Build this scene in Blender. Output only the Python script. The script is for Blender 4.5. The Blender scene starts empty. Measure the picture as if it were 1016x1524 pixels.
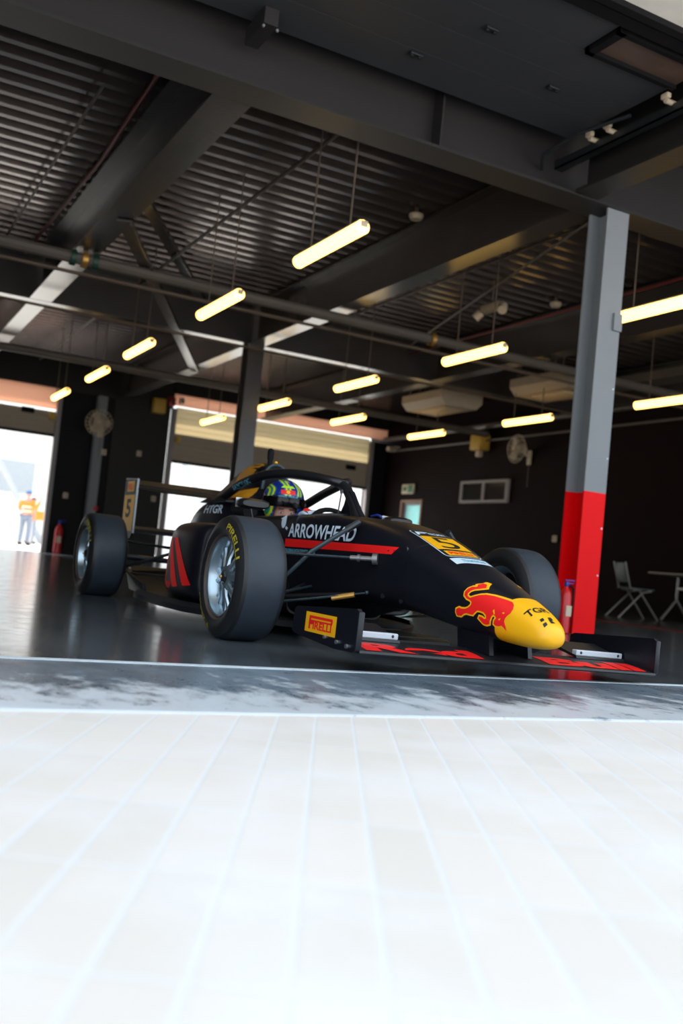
import bpy, bmesh, math, random
import numpy as np
from mathutils import Vector, Matrix, Quaternion
from mathutils.bvhtree import BVHTree
random.seed(7)
SC = bpy.context.scene
COL = SC.collection
PI = math.pi

# ------------------------------------------------------------------ camera
YAW, PITCH, ROLL, CAMH = math.radians(27.306), math.radians(3.06), math.radians(5.634), .3828
fw = Vector((math.sin(YAW)*math.cos(PITCH), math.cos(YAW)*math.cos(PITCH), math.sin(PITCH)))
r0 = Vector((math.cos(YAW), -math.sin(YAW), 0)); u0 = r0.cross(fw)
rr = math.cos(ROLL)*r0 + math.sin(ROLL)*u0; uu = -math.sin(ROLL)*r0 + math.cos(ROLL)*u0
cd = bpy.data.cameras.new('camera'); cam = bpy.data.objects.new('camera', cd); COL.objects.link(cam)
cam.matrix_world = Matrix(((rr.x, uu.x, -fw.x, 0), (rr.y, uu.y, -fw.y, 0), (rr.z, uu.z, -fw.z, CAMH), (0, 0, 0, 1)))
cd.sensor_fit = 'VERTICAL'; cd.sensor_height = 36; cd.lens = 1448.8/1524*36
cd.clip_start = .05; cd.clip_end = 400
cd.dof.use_dof = True; cd.dof.focus_distance = 4.0; cd.dof.aperture_fstop = 2.2
SC.camera = cam
# ------------------------------------------------------------------ light
W = bpy.data.worlds.new('world'); SC.world = W; W.use_nodes = True
wb = W.node_tree.nodes['Background']; wb.inputs[0].default_value = (.78, .89, 1, 1); wb.inputs[1].default_value = 2.3
sd = bpy.data.lights.new('sun', 'SUN'); sd.energy = 11; sd.angle = math.radians(.8); sd.color = (1, .93, .82)
sun = bpy.data.objects.new('sun', sd); COL.objects.link(sun)
sun.rotation_euler = Vector((.22, -.72, -1)).to_track_quat('-Z', 'Y').to_euler()
SC.view_settings.view_transform = 'Standard'; SC.view_settings.look = 'None'
SC.view_settings.exposure = 0.0; SC.view_settings.gamma = 1; SC.view_settings.use_curve_mapping = False
SC.cycles.use_denoising = True
SC.cycles.max_bounces = 8; SC.cycles.diffuse_bounces = 5; SC.cycles.glossy_bounces = 4
SC.cycles.sample_clamp_indirect = 6; SC.cycles.caustics_reflective = False; SC.cycles.caustics_refractive = False

# ------------------------------------------------------------------ materials
def mat(name, col, rough=.5, metal=0., var=.12, scale=6., bump=0., coat=0., emit=None, es=0., spec=.5, trans=0.):
    m = bpy.data.materials.new(name); m.use_nodes = True
    nt = m.node_tree; b = nt.nodes['Principled BSDF']
    b.inputs['Roughness'].default_value = rough; b.inputs['Metallic'].default_value = metal
    b.inputs['Coat Weight'].default_value = coat; b.inputs['Specular IOR Level'].default_value = spec
    b.inputs['Transmission Weight'].default_value = trans
    tc = nt.nodes.new('ShaderNodeTexCoord'); no = nt.nodes.new('ShaderNodeTexNoise')
    no.inputs['Scale'].default_value = scale; no.inputs['Detail'].default_value = 5
    nt.links.new(tc.outputs['Object'], no.inputs['Vector'])
    mx = nt.nodes.new('ShaderNodeMix'); mx.data_type = 'RGBA'
    c = Vector(col[:3])
    mx.inputs[6].default_value = (*(c*(1-var)), 1); mx.inputs[7].default_value = (*(c*(1+var)), 1)
    nt.links.new(no.outputs['Fac'], mx.inputs[0]); nt.links.new(mx.outputs[2], b.inputs['Base Color'])
    if bump:
        bp = nt.nodes.new('ShaderNodeBump'); bp.inputs['Strength'].default_value = bump; bp.inputs['Distance'].default_value = .01
        nt.links.new(no.outputs['Fac'], bp.inputs['Height']); nt.links.new(bp.outputs[0], b.inputs['Normal'])
    if emit: b.inputs['Emission Color'].default_value = (*emit, 1); b.inputs['Emission Strength'].default_value = es
    return m
def N(m, t, **kw):
    n = m.node_tree.nodes.new(t)
    for k, v in kw.items(): setattr(n, k, v)
    return n
M = {}
M['black'] = mat('car black', (.006, .0065, .011), .36, var=.1, spec=.45)
M['carbon'] = mat('carbon', (.012, .013, .015), .42, var=.35, scale=60)
M['halo'] = mat('halo black', (.012, .012, .014), .35)
M['red'] = mat('red decal', (.9, .012, .012), .45, var=.04)
M['yellow'] = mat('yellow decal', (.95, .46, .005), .4, var=.04)
M['ochre'] = mat('ochre decal', (.55, .24, .01), .45, var=.06)
M['white'] = mat('white decal', (.62, .74, .85), .45, var=.04)
M['cyan'] = mat('pale cyan decal', (.13, .42, .55), .5, var=.1)
M['ink'] = mat('black ink', (.008, .008, .01), .5)
M['greyW'] = mat('grey wing plate', (.55, .6, .66), .4, var=.06)
M['tyre'] = mat('tyre rubber', (.028, .038, .052), .5, var=.35, scale=9, bump=.25, spec=.35)
M['wall_rub'] = mat('sidewall rubber', (.012, .0125, .014), .5, var=.2)
M['bead'] = mat('brown bead ring', (.07, .05, .04), .6)
M['tyreY'] = mat('tyre yellow', (.45, .36, .02), .6, var=.2, scale=40)
M['silver'] = mat('wheel silver', (.40, .50, .57), .28, metal=.85, var=.1)
M['gold'] = mat('gold fitting', (.55, .3, .07), .35, metal=.6)
M['dark_metal'] = mat('dark metal', (.04, .045, .05), .35, metal=.6)
M['bluearm'] = mat('suspension blue grey', (.022, .04, .05), .38, var=.1)
M['steel'] = mat('bright steel', (.6, .62, .64), .3, metal=.9)
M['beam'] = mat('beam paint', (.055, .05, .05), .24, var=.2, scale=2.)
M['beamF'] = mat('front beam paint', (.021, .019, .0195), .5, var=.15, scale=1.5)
M['colgrey'] = mat('column grey', (.24, .26, .28), .5, spec=.25, var=.08, scale=3)
M['colred'] = mat('column red', (.88, .003, .006), .5, spec=.15, var=.05, scale=3)
M['deck'] = mat('galvanised deck', (.155, .13, .122), .22, metal=.75, var=.35, scale=14)
M['wallD'] = mat('dark brown wall', (.0085, .0038, .0036), .7, spec=.08, var=.18, scale=1.2)
M['wallB'] = mat('black wall', (.005, .0045, .006), .6, spec=.2, var=.2, scale=1.2)
M['wallG'] = mat('dark grey panel', (.014, .013, .012), .55, spec=.3, var=.15)
M['soffit'] = mat('peach lintel', (.62, .44, .35), .7, var=.06)
M['cream'] = mat('cream shutter', (.50, .44, .34), .6, var=.06)
M['greysh'] = mat('grey shutter', (.28, .25, .21), .6, var=.08)
M['panel'] = mat('door panel paint', (.042, .044, .05), .5, var=.1, scale=3)
M['lintel'] = mat('cream facade lintel', (.85, .8, .72), .7, var=.15, scale=8)
M['rubber'] = mat('black rubber', (.007, .007, .008), .7, spec=.15)
M['pipe'] = mat('pipe paint', (.11, .095, .08), .5, var=.25, scale=3)
M['pipered'] = mat('red pipe', (.16, .012, .012), .5)
M['conduit'] = mat('conduit', (.12, .085, .06), .5)
M['housing'] = mat('lamp housing', (.6, .5, .35), .5)
M['lamp'] = mat('lamp diffuser', (.9, .8, .55), .4, emit=(1., .60, .14), es=5.)
M['acw'] = mat('old cream plastic', (.42, .35, .26), .55, var=.1)
M['acd'] = mat('vent dark', (.06, .05, .045), .6)
M['plast'] = mat('cream plastic', (.6, .5, .36), .5)
M['yelbox'] = mat('yellow enclosure', (.62, .38, .05), .5)
M['pvc'] = mat('grey green plastic', (.05, .085, .08), .5)
M['chrome'] = mat('chair leg steel', (.30, .28, .26), .35, metal=.5)
M['table'] = mat('table top', (.30, .27, .24), .5)
M['valveg'] = mat('dark green valve', (.01, .05, .035), .5)
M['green'] = mat('exit green', (.02, .2, .1), .5)
M['winfr'] = mat('grey window frame', (.30, .27, .27), .5)
M['glassd'] = mat('dark glass', (.01, .01, .012), .12, spec=.6)
M['ext_red'] = mat('extinguisher red', (.6, .01, .015), .3)
M['blue'] = mat('valve blue', (.01, .04, .35), .35)
M['skin'] = mat('skin', (.55, .27, .2), .5, var=.08)
M['hair'] = mat('brow hair', (.08, .04, .02), .7)
M['eyew'] = mat('eye white', (.6, .58, .56), .3)
M['suit'] = mat('navy race suit', (.02, .04, .12), .7)
M['orange'] = mat('hi vis orange', (.95, .25, .03), .7)
M['reflect'] = mat('reflective stripe', (.8, .78, .5), .5)
M['trouser'] = mat('grey trousers', (.2, .23, .3), .8)
M['capblue'] = mat('cap blue', (.03, .12, .3), .7)
M['extwall'] = mat('white rendered wall', (.8, .77, .72), .8)
M['extgrey'] = mat('grey stand steel', (.4, .42, .44), .6)
M['stripe'] = mat('red floor paint', (.20, .012, .012), .4, var=.3)
M['lineW'] = mat('white floor line', (.6, .66, .7), .5, var=.25, scale=20)

def nose_material():
    m = bpy.data.materials.new('nose paint'); m.use_nodes = True; nt = m.node_tree; L = nt.links.new
    b = nt.nodes['Principled BSDF']; b.inputs['Roughness'].default_value = .33
    tc = N(m, 'ShaderNodeTexCoord'); sx = N(m, 'ShaderNodeSeparateXYZ'); L(tc.outputs['Object'], sx.inputs[0])
    a = N(m, 'ShaderNodeMath', operation='MULTIPLY_ADD'); a.inputs[1].default_value = .22; L(sx.outputs['Z'], a.inputs[0]); L(sx.outputs['Y'], a.inputs[2])
    g = N(m, 'ShaderNodeMath', operation='LESS_THAN'); g.inputs[1].default_value = -1.012; L(a.outputs[0], g.inputs[0])
    mx = N(m, 'ShaderNodeMix', data_type='RGBA'); mx.inputs[6].default_value = (.006, .0065, .011, 1); mx.inputs[7].default_value = (.95, .46, .005, 1)
    L(g.outputs[0], mx.inputs[0]); L(mx.outputs[2], b.inputs['Base Color'])
    return m
M['nose'] = nose_material()

def helmet_material():
    m = bpy.data.materials.new('helmet paint'); m.use_nodes = True; nt = m.node_tree; L = nt.links.new
    b = nt.nodes['Principled BSDF']; b.inputs['Roughness'].default_value = .2; b.inputs['Coat Weight'].default_value = .5
    tc = N(m, 'ShaderNodeTexCoord')
    mp = N(m, 'ShaderNodeMapping'); mp.inputs['Scale'].default_value = (9, 9, 14); L(tc.outputs['Object'], mp.inputs[0])
    wv = N(m, 'ShaderNodeTexWave'); wv.inputs['Scale'].default_value = .45; wv.inputs['Distortion'].default_value = 4.5; wv.inputs['Detail'].default_value = 1
    L(mp.outputs[0], wv.inputs[0])
    cr = N(m, 'ShaderNodeValToRGB'); cr.color_ramp.interpolation = 'CONSTANT'
    e = cr.color_ramp.elements; e[0].position = 0; e[0].color = (.01, .03, .25, 1); e[1].position = .35; e[1].color = (.02, .12, .5, 1)
    for p, c in ((.55, (.0, .01, .05, 1)), (.62, (.5, .8, .02, 1)), (.82, (.85, .75, .02, 1)), (.93, (.02, .35, .2, 1))):
        k = e.new(p); k.color = c
    L(wv.outputs['Fac'], cr.inputs[0]); L(cr.outputs[0], b.inputs['Base Color'])
    return m
M['helmet'] = helmet_material()

def floor_material(name, c0, c1, r0_, r1_, wear=None, bump=.04):
    m = bpy.data.materials.new(name); m.use_nodes = True; nt = m.node_tree; L = nt.links.new
    b = nt.nodes['Principled BSDF']
    tc = N(m, 'ShaderNodeTexCoord')
    mp = N(m, 'ShaderNodeMapping'); mp.inputs['Rotation'].default_value = (0, 0, .2); mp.inputs['Scale'].default_value = (1.0, .55, 1); L(tc.outputs['Object'], mp.inputs[0])
    n1 = N(m, 'ShaderNodeTexNoise'); n1.inputs['Scale'].default_value = 1.3; n1.inputs['Detail'].default_value = 9; n1.inputs['Roughness'].default_value = .65; L(mp.outputs[0], n1.inputs[0])
    cr = N(m, 'ShaderNodeValToRGB'); e = cr.color_ramp.elements
    e[0].position = .36; e[0].color = (*c0, 1); e[1].position = .66; e[1].color = (*c1, 1); L(n1.outputs['Fac'], cr.inputs[0])
    last = cr.outputs[0]
    n2 = N(m, 'ShaderNodeTexNoise'); n2.inputs['Scale'].default_value = 7; n2.inputs['Detail'].default_value = 10; n2.inputs['Roughness'].default_value = .75; L(mp.outputs[0], n2.inputs[0])
    if wear:
        sx = N(m, 'ShaderNodeSeparateXYZ'); L(tc.outputs['Object'], sx.inputs[0])
        mr = N(m, 'ShaderNodeMapRange'); mr.inputs['From Min'].default_value = wear[0]; mr.inputs['From Max'].default_value = wear[1]
        mr.inputs['To Min'].default_value = .30; mr.inputs['To Max'].default_value = -.12; L(sx.outputs['Y'], mr.inputs['Value'])
        ad = N(m, 'ShaderNodeMath', operation='ADD'); L(n2.outputs['Fac'], ad.inputs[0]); L(mr.outputs[0], ad.inputs[1])
        cw = N(m, 'ShaderNodeValToRGB'); cw.color_ramp.elements[0].position = .58; cw.color_ramp.elements[1].position = .72; L(ad.outputs[0], cw.inputs[0])
        mx = N(m, 'ShaderNodeMix', data_type='RGBA'); mx.inputs[7].default_value = (.6, .65, .7, 1)
        L(cw.outputs[0], mx.inputs[0]); L(last, mx.inputs[6]); last = mx.outputs[2]
    L(last, b.inputs['Base Color'])
    rr_ = N(m, 'ShaderNodeMapRange'); rr_.inputs['From Min'].default_value = .3; rr_.inputs['From Max'].default_value = .7
    rr_.inputs['To Min'].default_value = r0_; rr_.inputs['To Max'].default_value = r1_; L(n2.outputs['Fac'], rr_.inputs['Value']); L(rr_.outputs[0], b.inputs['Roughness'])
    bp = N(m, 'ShaderNodeBump'); bp.inputs['Strength'].default_value = bump; bp.inputs['Distance'].default_value = .003; L(n1.outputs['Fac'], bp.inputs['Height']); L(bp.outputs[0], b.inputs['Normal'])
    return m
M['floor'] = floor_material('polished concrete', (.05, .062, .075), (.10, .118, .135), .10, .2, bump=0.)
M['apron'] = floor_material('worn threshold concrete', (.05, .07, .095), (.22, .29, .36), .2, .45, wear=(2.2, 3.15))

def brick_material():
    m = bpy.data.materials.new('block paving'); m.use_nodes = True; nt = m.node_tree; L = nt.links.new
    b = nt.nodes['Principled BSDF']; b.inputs['Roughness'].default_value = .75
    tc = N(m, 'ShaderNodeTexCoord'); mp = N(m, 'ShaderNodeMapping'); mp.inputs['Rotation'].default_value = (0, 0, math.radians(27)); L(tc.outputs['Object'], mp.inputs[0])
    br = N(m, 'ShaderNodeTexBrick'); L(mp.outputs[0], br.inputs[0]); br.offset = 0.0; br.squash = 1
    br.inputs['Scale'].default_value = 1; br.inputs['Brick Width'].default_value = .092; br.inputs['Row Height'].default_value = .30
    br.inputs['Mortar Size'].default_value = .0055; br.inputs['Mortar Smooth'].default_value = .7
    br.inputs['Color1'].default_value = (.68, .63, .58, 1); br.inputs['Color2'].default_value = (.74, .68, .63, 1); br.inputs['Mortar'].default_value = (.71, .715, .72, 1)
    no = N(m, 'ShaderNodeTexNoise'); no.inputs['Scale'].default_value = 3; no.inputs['Detail'].default_value = 8; L(tc.outputs['Object'], no.inputs[0])
    mx = N(m, 'ShaderNodeMix', data_type='RGBA'); mx.inputs[7].default_value = (.75, .73, .72, 1)
    mr = N(m, 'ShaderNodeMapRange'); mr.inputs['From Min'].default_value = .45; mr.inputs['From Max'].default_value = .7; mr.inputs['To Max'].default_value = .85
    L(no.outputs['Fac'], mr.inputs['Value']); L(mr.outputs[0], mx.inputs[0]); L(br.outputs['Color'], mx.inputs[6]); L(mx.outputs[2], b.inputs['Base Color'])
    bp = N(m, 'ShaderNodeBump'); bp.invert = True; bp.inputs['Strength'].default_value = .3; bp.inputs['Distance'].default_value = .004; L(br.outputs['Fac'], bp.inputs['Height']); L(bp.outputs[0], b.inputs['Normal'])
    return m
M['brick'] = brick_material()

# ------------------------------------------------------------------ helpers
class MB:
    def __init__(s): s.bm = bmesh.new(); s.mi = 0
    def _f(s, vs):
        try: f = s.bm.faces.new(vs); f.material_index = s.mi; return f
        except ValueError: return None
    def box(s, c, d, rot=None, bev=0.):
        r = bmesh.ops.create_cube(s.bm, size=1); vs = r['verts']
        bmesh.ops.scale(s.bm, vec=d, verts=vs)
        if bev:
            es = list({e for v in vs for e in v.link_edges})
            rb = bmesh.ops.bevel(s.bm, geom=es, offset=bev, segments=2, affect='EDGES', profile=.5)
            vs = list({v for f in rb['faces'] for v in f.verts} | {v for v in vs if v.is_valid})
        if rot is not None: bmesh.ops.rotate(s.bm, verts=vs, matrix=rot)
        bmesh.ops.translate(s.bm, vec=c, verts=vs)
        for f in {f for v in vs for f in v.link_faces}: f.material_index = s.mi
        return s
    def bx(s, x0, x1, y0, y1, z0, z1, bev=0.): return s.box(((x0+x1)/2, (y0+y1)/2, (z0+z1)/2), (abs(x1-x0), abs(y1-y0), abs(z1-z0)), bev=bev)
    def rings(s, R, caps=True, closed=True):
        V = [[s.bm.verts.new(p) for p in r] for r in R]
        n = len(R[0])
        for a, b in zip(V, V[1:]):
            for i in range(n if closed else n-1):
                s._f((a[i], a[(i+1) % n], b[(i+1) % n], b[i]))
        if caps: s._f(V[0][::-1]); s._f(V[-1])
        return s
    def tube(s, pts, r, n=10, caps=True, flat=None):
        pts = [Vector(p) for p in pts]; R = []; prev = None
        for i, p in enumerate(pts):
            t = ((pts[min(i+1, len(pts)-1)] - pts[max(i-1, 0)])).normalized()
            a = (prev - t*prev.dot(t)).normalized() if prev is not None else t.orthogonal().normalized()
            if prev is None and abs(t.z) < .95:
                a = (Vector((0, 0, 1)) - t*t.z).normalized()
            prev = a; b = t.cross(a); ri = r[i] if isinstance(r, (list, tuple)) else r
            fa = flat if flat else 1.
            R.append([p + a*math.cos(2*PI*k/n)*ri*fa + b*math.sin(2*PI*k/n)*ri for k in range(n)])
        return s.rings(R, caps)
    def cyl(s, p0, p1, r, n=16): return s.tube([p0, p1], r, n)
    def lathe(s, prof, c=(0, 0, 0), axis='X', n=48, mis=None, sgn=1):
        c = Vector(c); V = []
        for (h, r) in prof:
            row = []
            for k in range(n):
                a = 2*PI*k/n; u, v = r*math.cos(a), r*math.sin(a)
                p = Vector((h*sgn, u, v)) if axis == 'X' else (Vector((u, h*sgn, v)) if axis == 'Y' else Vector((u, v, h*sgn)))
                row.append(s.bm.verts.new(c+p))
            V.append(row)
        for j, (a, b) in enumerate(zip(V, V[1:])):
            for k in range(n):
                f = s._f((a[k], a[(k+1) % n], b[(k+1) % n], b[k]))
                if f and mis: f.material_index = mis[j]
        return s
    def ell(s, c, d, n=16):
        r = bmesh.ops.create_uvsphere(s.bm, u_segments=n, v_segments=max(6, n//2+2), radius=1)
        bmesh.ops.scale(s.bm, vec=d, verts=r['verts']); bmesh.ops.translate(s.bm, vec=c, verts=r['verts'])
        for f in {f for v in r['verts'] for f in v.link_faces}: f.material_index = s.mi
        return s
    def prism(s, poly, ax, a, b):
        # poly 2D list extruded along axis ax from a to b
        def P(u, v, w): return {0: (w, u, v), 1: (u, w, v), 2: (u, v, w)}[ax]
        s.rings([[P(u, v, a) for u, v in poly], [P(u, v, b) for u, v in poly]]); return s
    def build(s, name, mats, parent=None, ang=35, loc=None, recentre=False):
        bmesh.ops.recalc_face_normals(s.bm, faces=s.bm.faces[:])
        me = bpy.data.meshes.new(name)
        o = bpy.data.objects.new(name, me)
        if recentre:
            xs = [v.co for v in s.bm.verts]
            b = Vector(((min(v.x for v in xs)+max(v.x for v in xs))/2, (min(v.y for v in xs)+max(v.y for v in xs))/2, min(v.z for v in xs)))
            bmesh.ops.translate(s.bm, vec=-b, verts=s.bm.verts[:]); o.location = b
        s.bm.to_mesh(me); 
        if not isinstance(mats, (list, tuple)): mats = [mats]
        for m in mats: me.materials.append(M[m] if isinstance(m, str) else m)
        if ang: me.shade_smooth(); me.set_sharp_from_angle(angle=math.radians(ang))
        COL.objects.link(o)
        if parent: o.parent = parent
        if loc is not None: o.location = loc
        o['_'] = 1; del o['_']
        return o
def tag(o, label=None, cat=None, group=None, kind=None):
    if label: o['label'] = label
    if cat: o['category'] = cat
    if group: o['group'] = group
    if kind: o['kind'] = kind
    return o
def struct(o): o['kind'] = 'structure'; return o
def thing(name, label, cat, loc=(0, 0, 0), rz=0., group=None):
    o = bpy.data.objects.new(name, None); COL.objects.link(o); o.location = loc; o.rotation_euler = (0, 0, rz); o.empty_display_size = .2
    return tag(o, label, cat, group)
def dup(root, loc, rz=None, label=None):
    r = root.copy(); COL.objects.link(r); r.location = loc
    if rz is not None: r.rotation_euler = (0, 0, rz)
    if label: r['label'] = label
    for ch in list(root.children):
        c = ch.copy(); COL.objects.link(c); c.parent = r
        for g in list(ch.children):
            d = g.copy(); COL.objects.link(d); d.parent = c
    return r
def crom(P, k):
    # catmull-rom through rows of numbers, k subdivisions
    P = np.array(P, float); out = []
    for i in range(len(P)-1):
        a = P[max(i-1, 0)]; b = P[i]; c = P[i+1]; d = P[min(i+2, len(P)-1)]
        for t in np.linspace(0, 1, k, endpoint=False):
            out.append(.5*((2*b)+(-a+c)*t+(2*a-5*b+4*c-d)*t*t+(-a+3*b-3*c+d)*t**3))
    out.append(P[-1]); return [list(map(float, r)) for r in out]
def section(y, xc, zb, zt, wb_, wt, n=3.5, k=40, slant=0.):
    zc = (zb+zt)/2; h = (zt-zb)/2; ring = []
    for i in range(k):
        a = 2*PI*i/k; c, s_ = math.cos(a), math.sin(a)
        cx = math.copysign(abs(c)**(2/n), c); sz = math.copysign(abs(s_)**(2/n), s_)
        t = (sz+1)/2; w = wb_+(wt-wb_)*t
        ring.append((xc+w*cx, y+slant*sz*h, zc+h*sz))
    return ring
def loft(st, k=4, n=3.5, ring=40, caps=True):
    # st rows: y, xc, zb, zt, wb, wt
    mb = MB(); mb.rings([section(*r, n=n, k=ring) for r in crom(st, k)], caps); return mb

# ---- flat artwork (text or outlines) cut to a grid and laid on a surface
def flat_mesh(kind, data, bold=0., grid=.03, shear=0., size=None):
    cu = bpy.data.curves.new('tmp', 'FONT' if kind == 'text' else 'CURVE')
    if kind == 'text': cu.body = data; cu.size = 1.; cu.shear = shear; cu.offset = bold; cu.resolution_u = 4
    else:
        cu.dimensions = '2D'; cu.fill_mode = 'BOTH'; cu.offset = bold
        for poly in data:
            sp = cu.splines.new('POLY'); sp.points.add(len(poly)-1); sp.use_cyclic_u = True
            for i, (u, v) in enumerate(poly): sp.points[i].co = (u, v, 0, 1)
    ob = bpy.data.objects.new('tmp', cu); COL.objects.link(ob)
    dg = bpy.context.evaluated_depsgraph_get(); dg.update(); ev = ob.evaluated_get(dg)
    me = ev.to_mesh(); bm = bmesh.new(); bm.from_mesh(me); ev.to_mesh_clear()
    bpy.data.objects.remove(ob); bpy.data.curves.remove(cu)
    for v in bm.verts: v.co.z = 0
    bmesh.ops.remove_doubles(bm, verts=bm.verts[:], dist=1e-6)
    if size:
        us = [v.co.x for v in bm.verts]; vs = [v.co.y for v in bm.verts]
        u0_, u1_, v0_, v1_ = min(us), max(us), min(vs), max(vs)
        for v in bm.verts: v.co.x = (v.co.x-u0_)/(u1_-u0_)*size[0]; v.co.y = (v.co.y-v0_)/(v1_-v0_)*size[1]
    if grid:
        for ax in (0, 1):
            lo = min(v.co[ax] for v in bm.verts); hi = max(v.co[ax] for v in bm.verts)
            g = lo+grid
            while g < hi-1e-4:
                co = [0, 0, 0]; co[ax] = g; no = [0, 0, 0]; no[ax] = 1
                bmesh.ops.bisect_plane(bm, geom=bm.verts[:]+bm.edges[:]+bm.faces[:], plane_co=co, plane_no=no)
                g += grid
    return bm
def bvh(*obs):
    bm = bmesh.new()
    for o in obs: bm.from_mesh(o.data)
    t = BVHTree.FromBMesh(bm); bm.free(); return t
def lay(bm, fn, tree, direction, off, name, m, parent, thick=False):
    """fn maps flat (u,v) to a start point; cast along direction on the tree"""
    d = Vector(direction).normalized(); last = None; dead = []
    for v in bm.verts:
        p = Vector(fn(v.co.x, v.co.y)); h = tree.ray_cast(p, d)
        if h[0] is None: dead.append(v); continue
        nrm = h[1] if h[1].dot(d) < 0 else -h[1]
        v.co = h[0]+nrm*off
    bmesh.ops.delete(bm, geom=dead, context='VERTS')
    me = bpy.data.meshes.new(name); bm.to_mesh(me); bm.free()
    me.materials.append(M[m]); me.shade_smooth()
    o = bpy.data.objects.new(name, me); COL.objects.link(o); o.parent = parent
    return o
def rect(w, h): return [[(0, 0), (w, 0), (w, h), (0, h)]]
def text_box(mb_parent, txt, origin, udir, vdir, size, m, name, bold=.0, shear=0., off=.0):
    """text on a flat face"""
    bm = flat_mesh('text', txt, bold, None, shear, size); U, V = Vector(udir), Vector(vdir); O = Vector(origin)
    for v in bm.verts: v.co = O+U*v.co.x+V*v.co.y
    me = bpy.data.meshes.new(name); bm.to_mesh(me); bm.free(); me.materials.append(M[m])
    o = bpy.data.objects.new(name, me); COL.objects.link(o); o.parent = mb_parent
    return o

def skin(verts, edges, rad, root=0, sub=2):
    me = bpy.data.meshes.new('tmp'); me.from_pydata([tuple(v) for v in verts], edges, [])
    o = bpy.data.objects.new('tmp', me); COL.objects.link(o)
    md = o.modifiers.new('s', 'SKIN'); sv = me.skin_vertices[0].data
    for i, r in enumerate(rad):
        sv[i].radius = (r, r) if not isinstance(r, tuple) else r; sv[i].use_root = (i == root)
    md.use_smooth_shade = True
    ms = o.modifiers.new('b', 'SUBSURF'); ms.levels = sub; ms.render_levels = sub
    dg = bpy.context.evaluated_depsgraph_get(); dg.update()
    out = bpy.data.meshes.new_from_object(o.evaluated_get(dg))
    bpy.data.objects.remove(o); bpy.data.meshes.remove(me); return out
def mesh_obj(name, me, m, parent=None, loc=None):
    me.materials.clear()
    for x in (m if isinstance(m, (list, tuple)) else [m]): me.materials.append(M[x])
    o = bpy.data.objects.new(name, me); COL.objects.link(o); me.shade_smooth()
    if parent: o.parent = parent
    if loc is not None: o.location = loc
    return o

# ================================================================== SETTING
FY = 3.12                      # white line
mb = MB(); mb.bx(-5, 13, FY-.02, 22.6, -.2, 0); struct(mb.build('floor', 'floor', ang=0))
mb = MB(); mb.bx(-5, 13, 2.22, FY-.02, -.2, 0); struct(mb.build('floor', 'apron', ang=0))
mb = MB(); mb.bx(-5, 13, FY-.035, FY, 0, .003); struct(mb.build('trim_1', 'lineW', ang=0))
mb = MB(); mb.bx(-60, 60, -40, 2.22, -.2, -.006); struct(mb.build('floor_outside', 'brick', ang=0))
mb = MB(); mb.bx(-60, 60, 22.6, 90, -.2, -.006); o = struct(mb.build('floor_outside', 'extwall', ang=0))
mb = MB(); mb.bx(8.45, 8.75, 7.2, 21, 0, .004); struct(mb.build('trim_2', 'stripe', ang=0))
# corrugated deck
prof = []; y = 4.6; pit = .25
while y < 22.4:
    prof += [(y, 4.29), (y+.075, 4.29), (y+.095, 4.39), (y+.23, 4.39)]; y += pit
mb = MB(); A = [mb.bm.verts.new((-5, a, b)) for a, b in prof]; B = [mb.bm.verts.new((13, a, b)) for a, b in prof]
for i in range(len(prof)-1): mb._f((A[i], B[i], B[i+1], A[i+1]))
dk = struct(mb.build('ceiling', 'deck', ang=0))
mb = MB(); mb.bx(-5.2, 13.2, 2.3, 22.9, 4.45, 4.65); struct(mb.build('ceiling', 'beam', ang=0))
# walls
def wall_right():
    mb = MB(); x0, x1 = 12.5, 12.7
    y0, y1, z0, z1 = 20.06, 20.93, .0, 2.08      # side doorway
    mb.bx(x0, x1, 2.3, y0, 0, 4.45); mb.bx(x0, x1, y1, 22.9, 0, 4.45); mb.bx(x0, x1, y0, y1, z1, 4.45)
    struct(mb.build('wall_right', 'wallD', ang=0))
    f = MB(); f.mi = 0
    f.bx(x0-.03, x1, y0-.05, y0, 0, z1+.05); f.bx(x0-.03, x1, y1, y1+.05, 0, z1+.05); f.bx(x0-.03, x1, y0, y1, z1, z1+.05)
    d = struct(f.build('door_1', 'soffit', ang=0))
    g = MB(); g.bx(x0+.03, x0+.07, y0, y1, 0, 1.0); g.bx(x0+.03, x0+.07, y0, y0+.08, 1, z1); g.bx(x0+.03, x0+.07, y1-.08, y1, 1, z1); g.bx(x0+.03, x0+.07, y0+.08, y1-.08, 2.0, z1)
    g.build('door_leaf', 'winfr', d, ang=0)
    p = MB(); p.bx(x0+.045, x0+.055, y0+.08, y1-.08, 1, 2.0); p.build('pane', 'frost', d, ang=0)
def translucent(name, col, k):
    m = mat(name, col, .6, var=.06); nt = m.node_tree; b = nt.nodes['Principled BSDF']; o = nt.nodes['Material Output']
    t = nt.nodes.new('ShaderNodeBsdfTranslucent'); t.inputs[0].default_value = (*col, 1); x = nt.nodes.new('ShaderNodeMixShader'); x.inputs[0].default_value = k
    nt.links.new(b.outputs[0], x.inputs[1]); nt.links.new(t.outputs[0], x.inputs[2]); nt.links.new(x.outputs[0], o.inputs[0]); return m
M['cream'] = translucent('cream fibreglass', (.70, .63, .48), .6); M['soffit'] = translucent('peach glow paint', (.85, .6, .48), .6); M['greysh'] = translucent('grey slat', (.34, .3, .25), .25)  # peach lintel made translucent so it glows like warm bounced light
M['frost'] = mat('frosted glass', (.35, .72, .70), .6, var=.3, scale=3, trans=.9)
wall_right()
mb = MB(); mb.bx(-5.2, -5, 2.3, 22.9, 0, 4.45); struct(mb.build('wall_left', 'wallB', ang=0))
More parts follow.
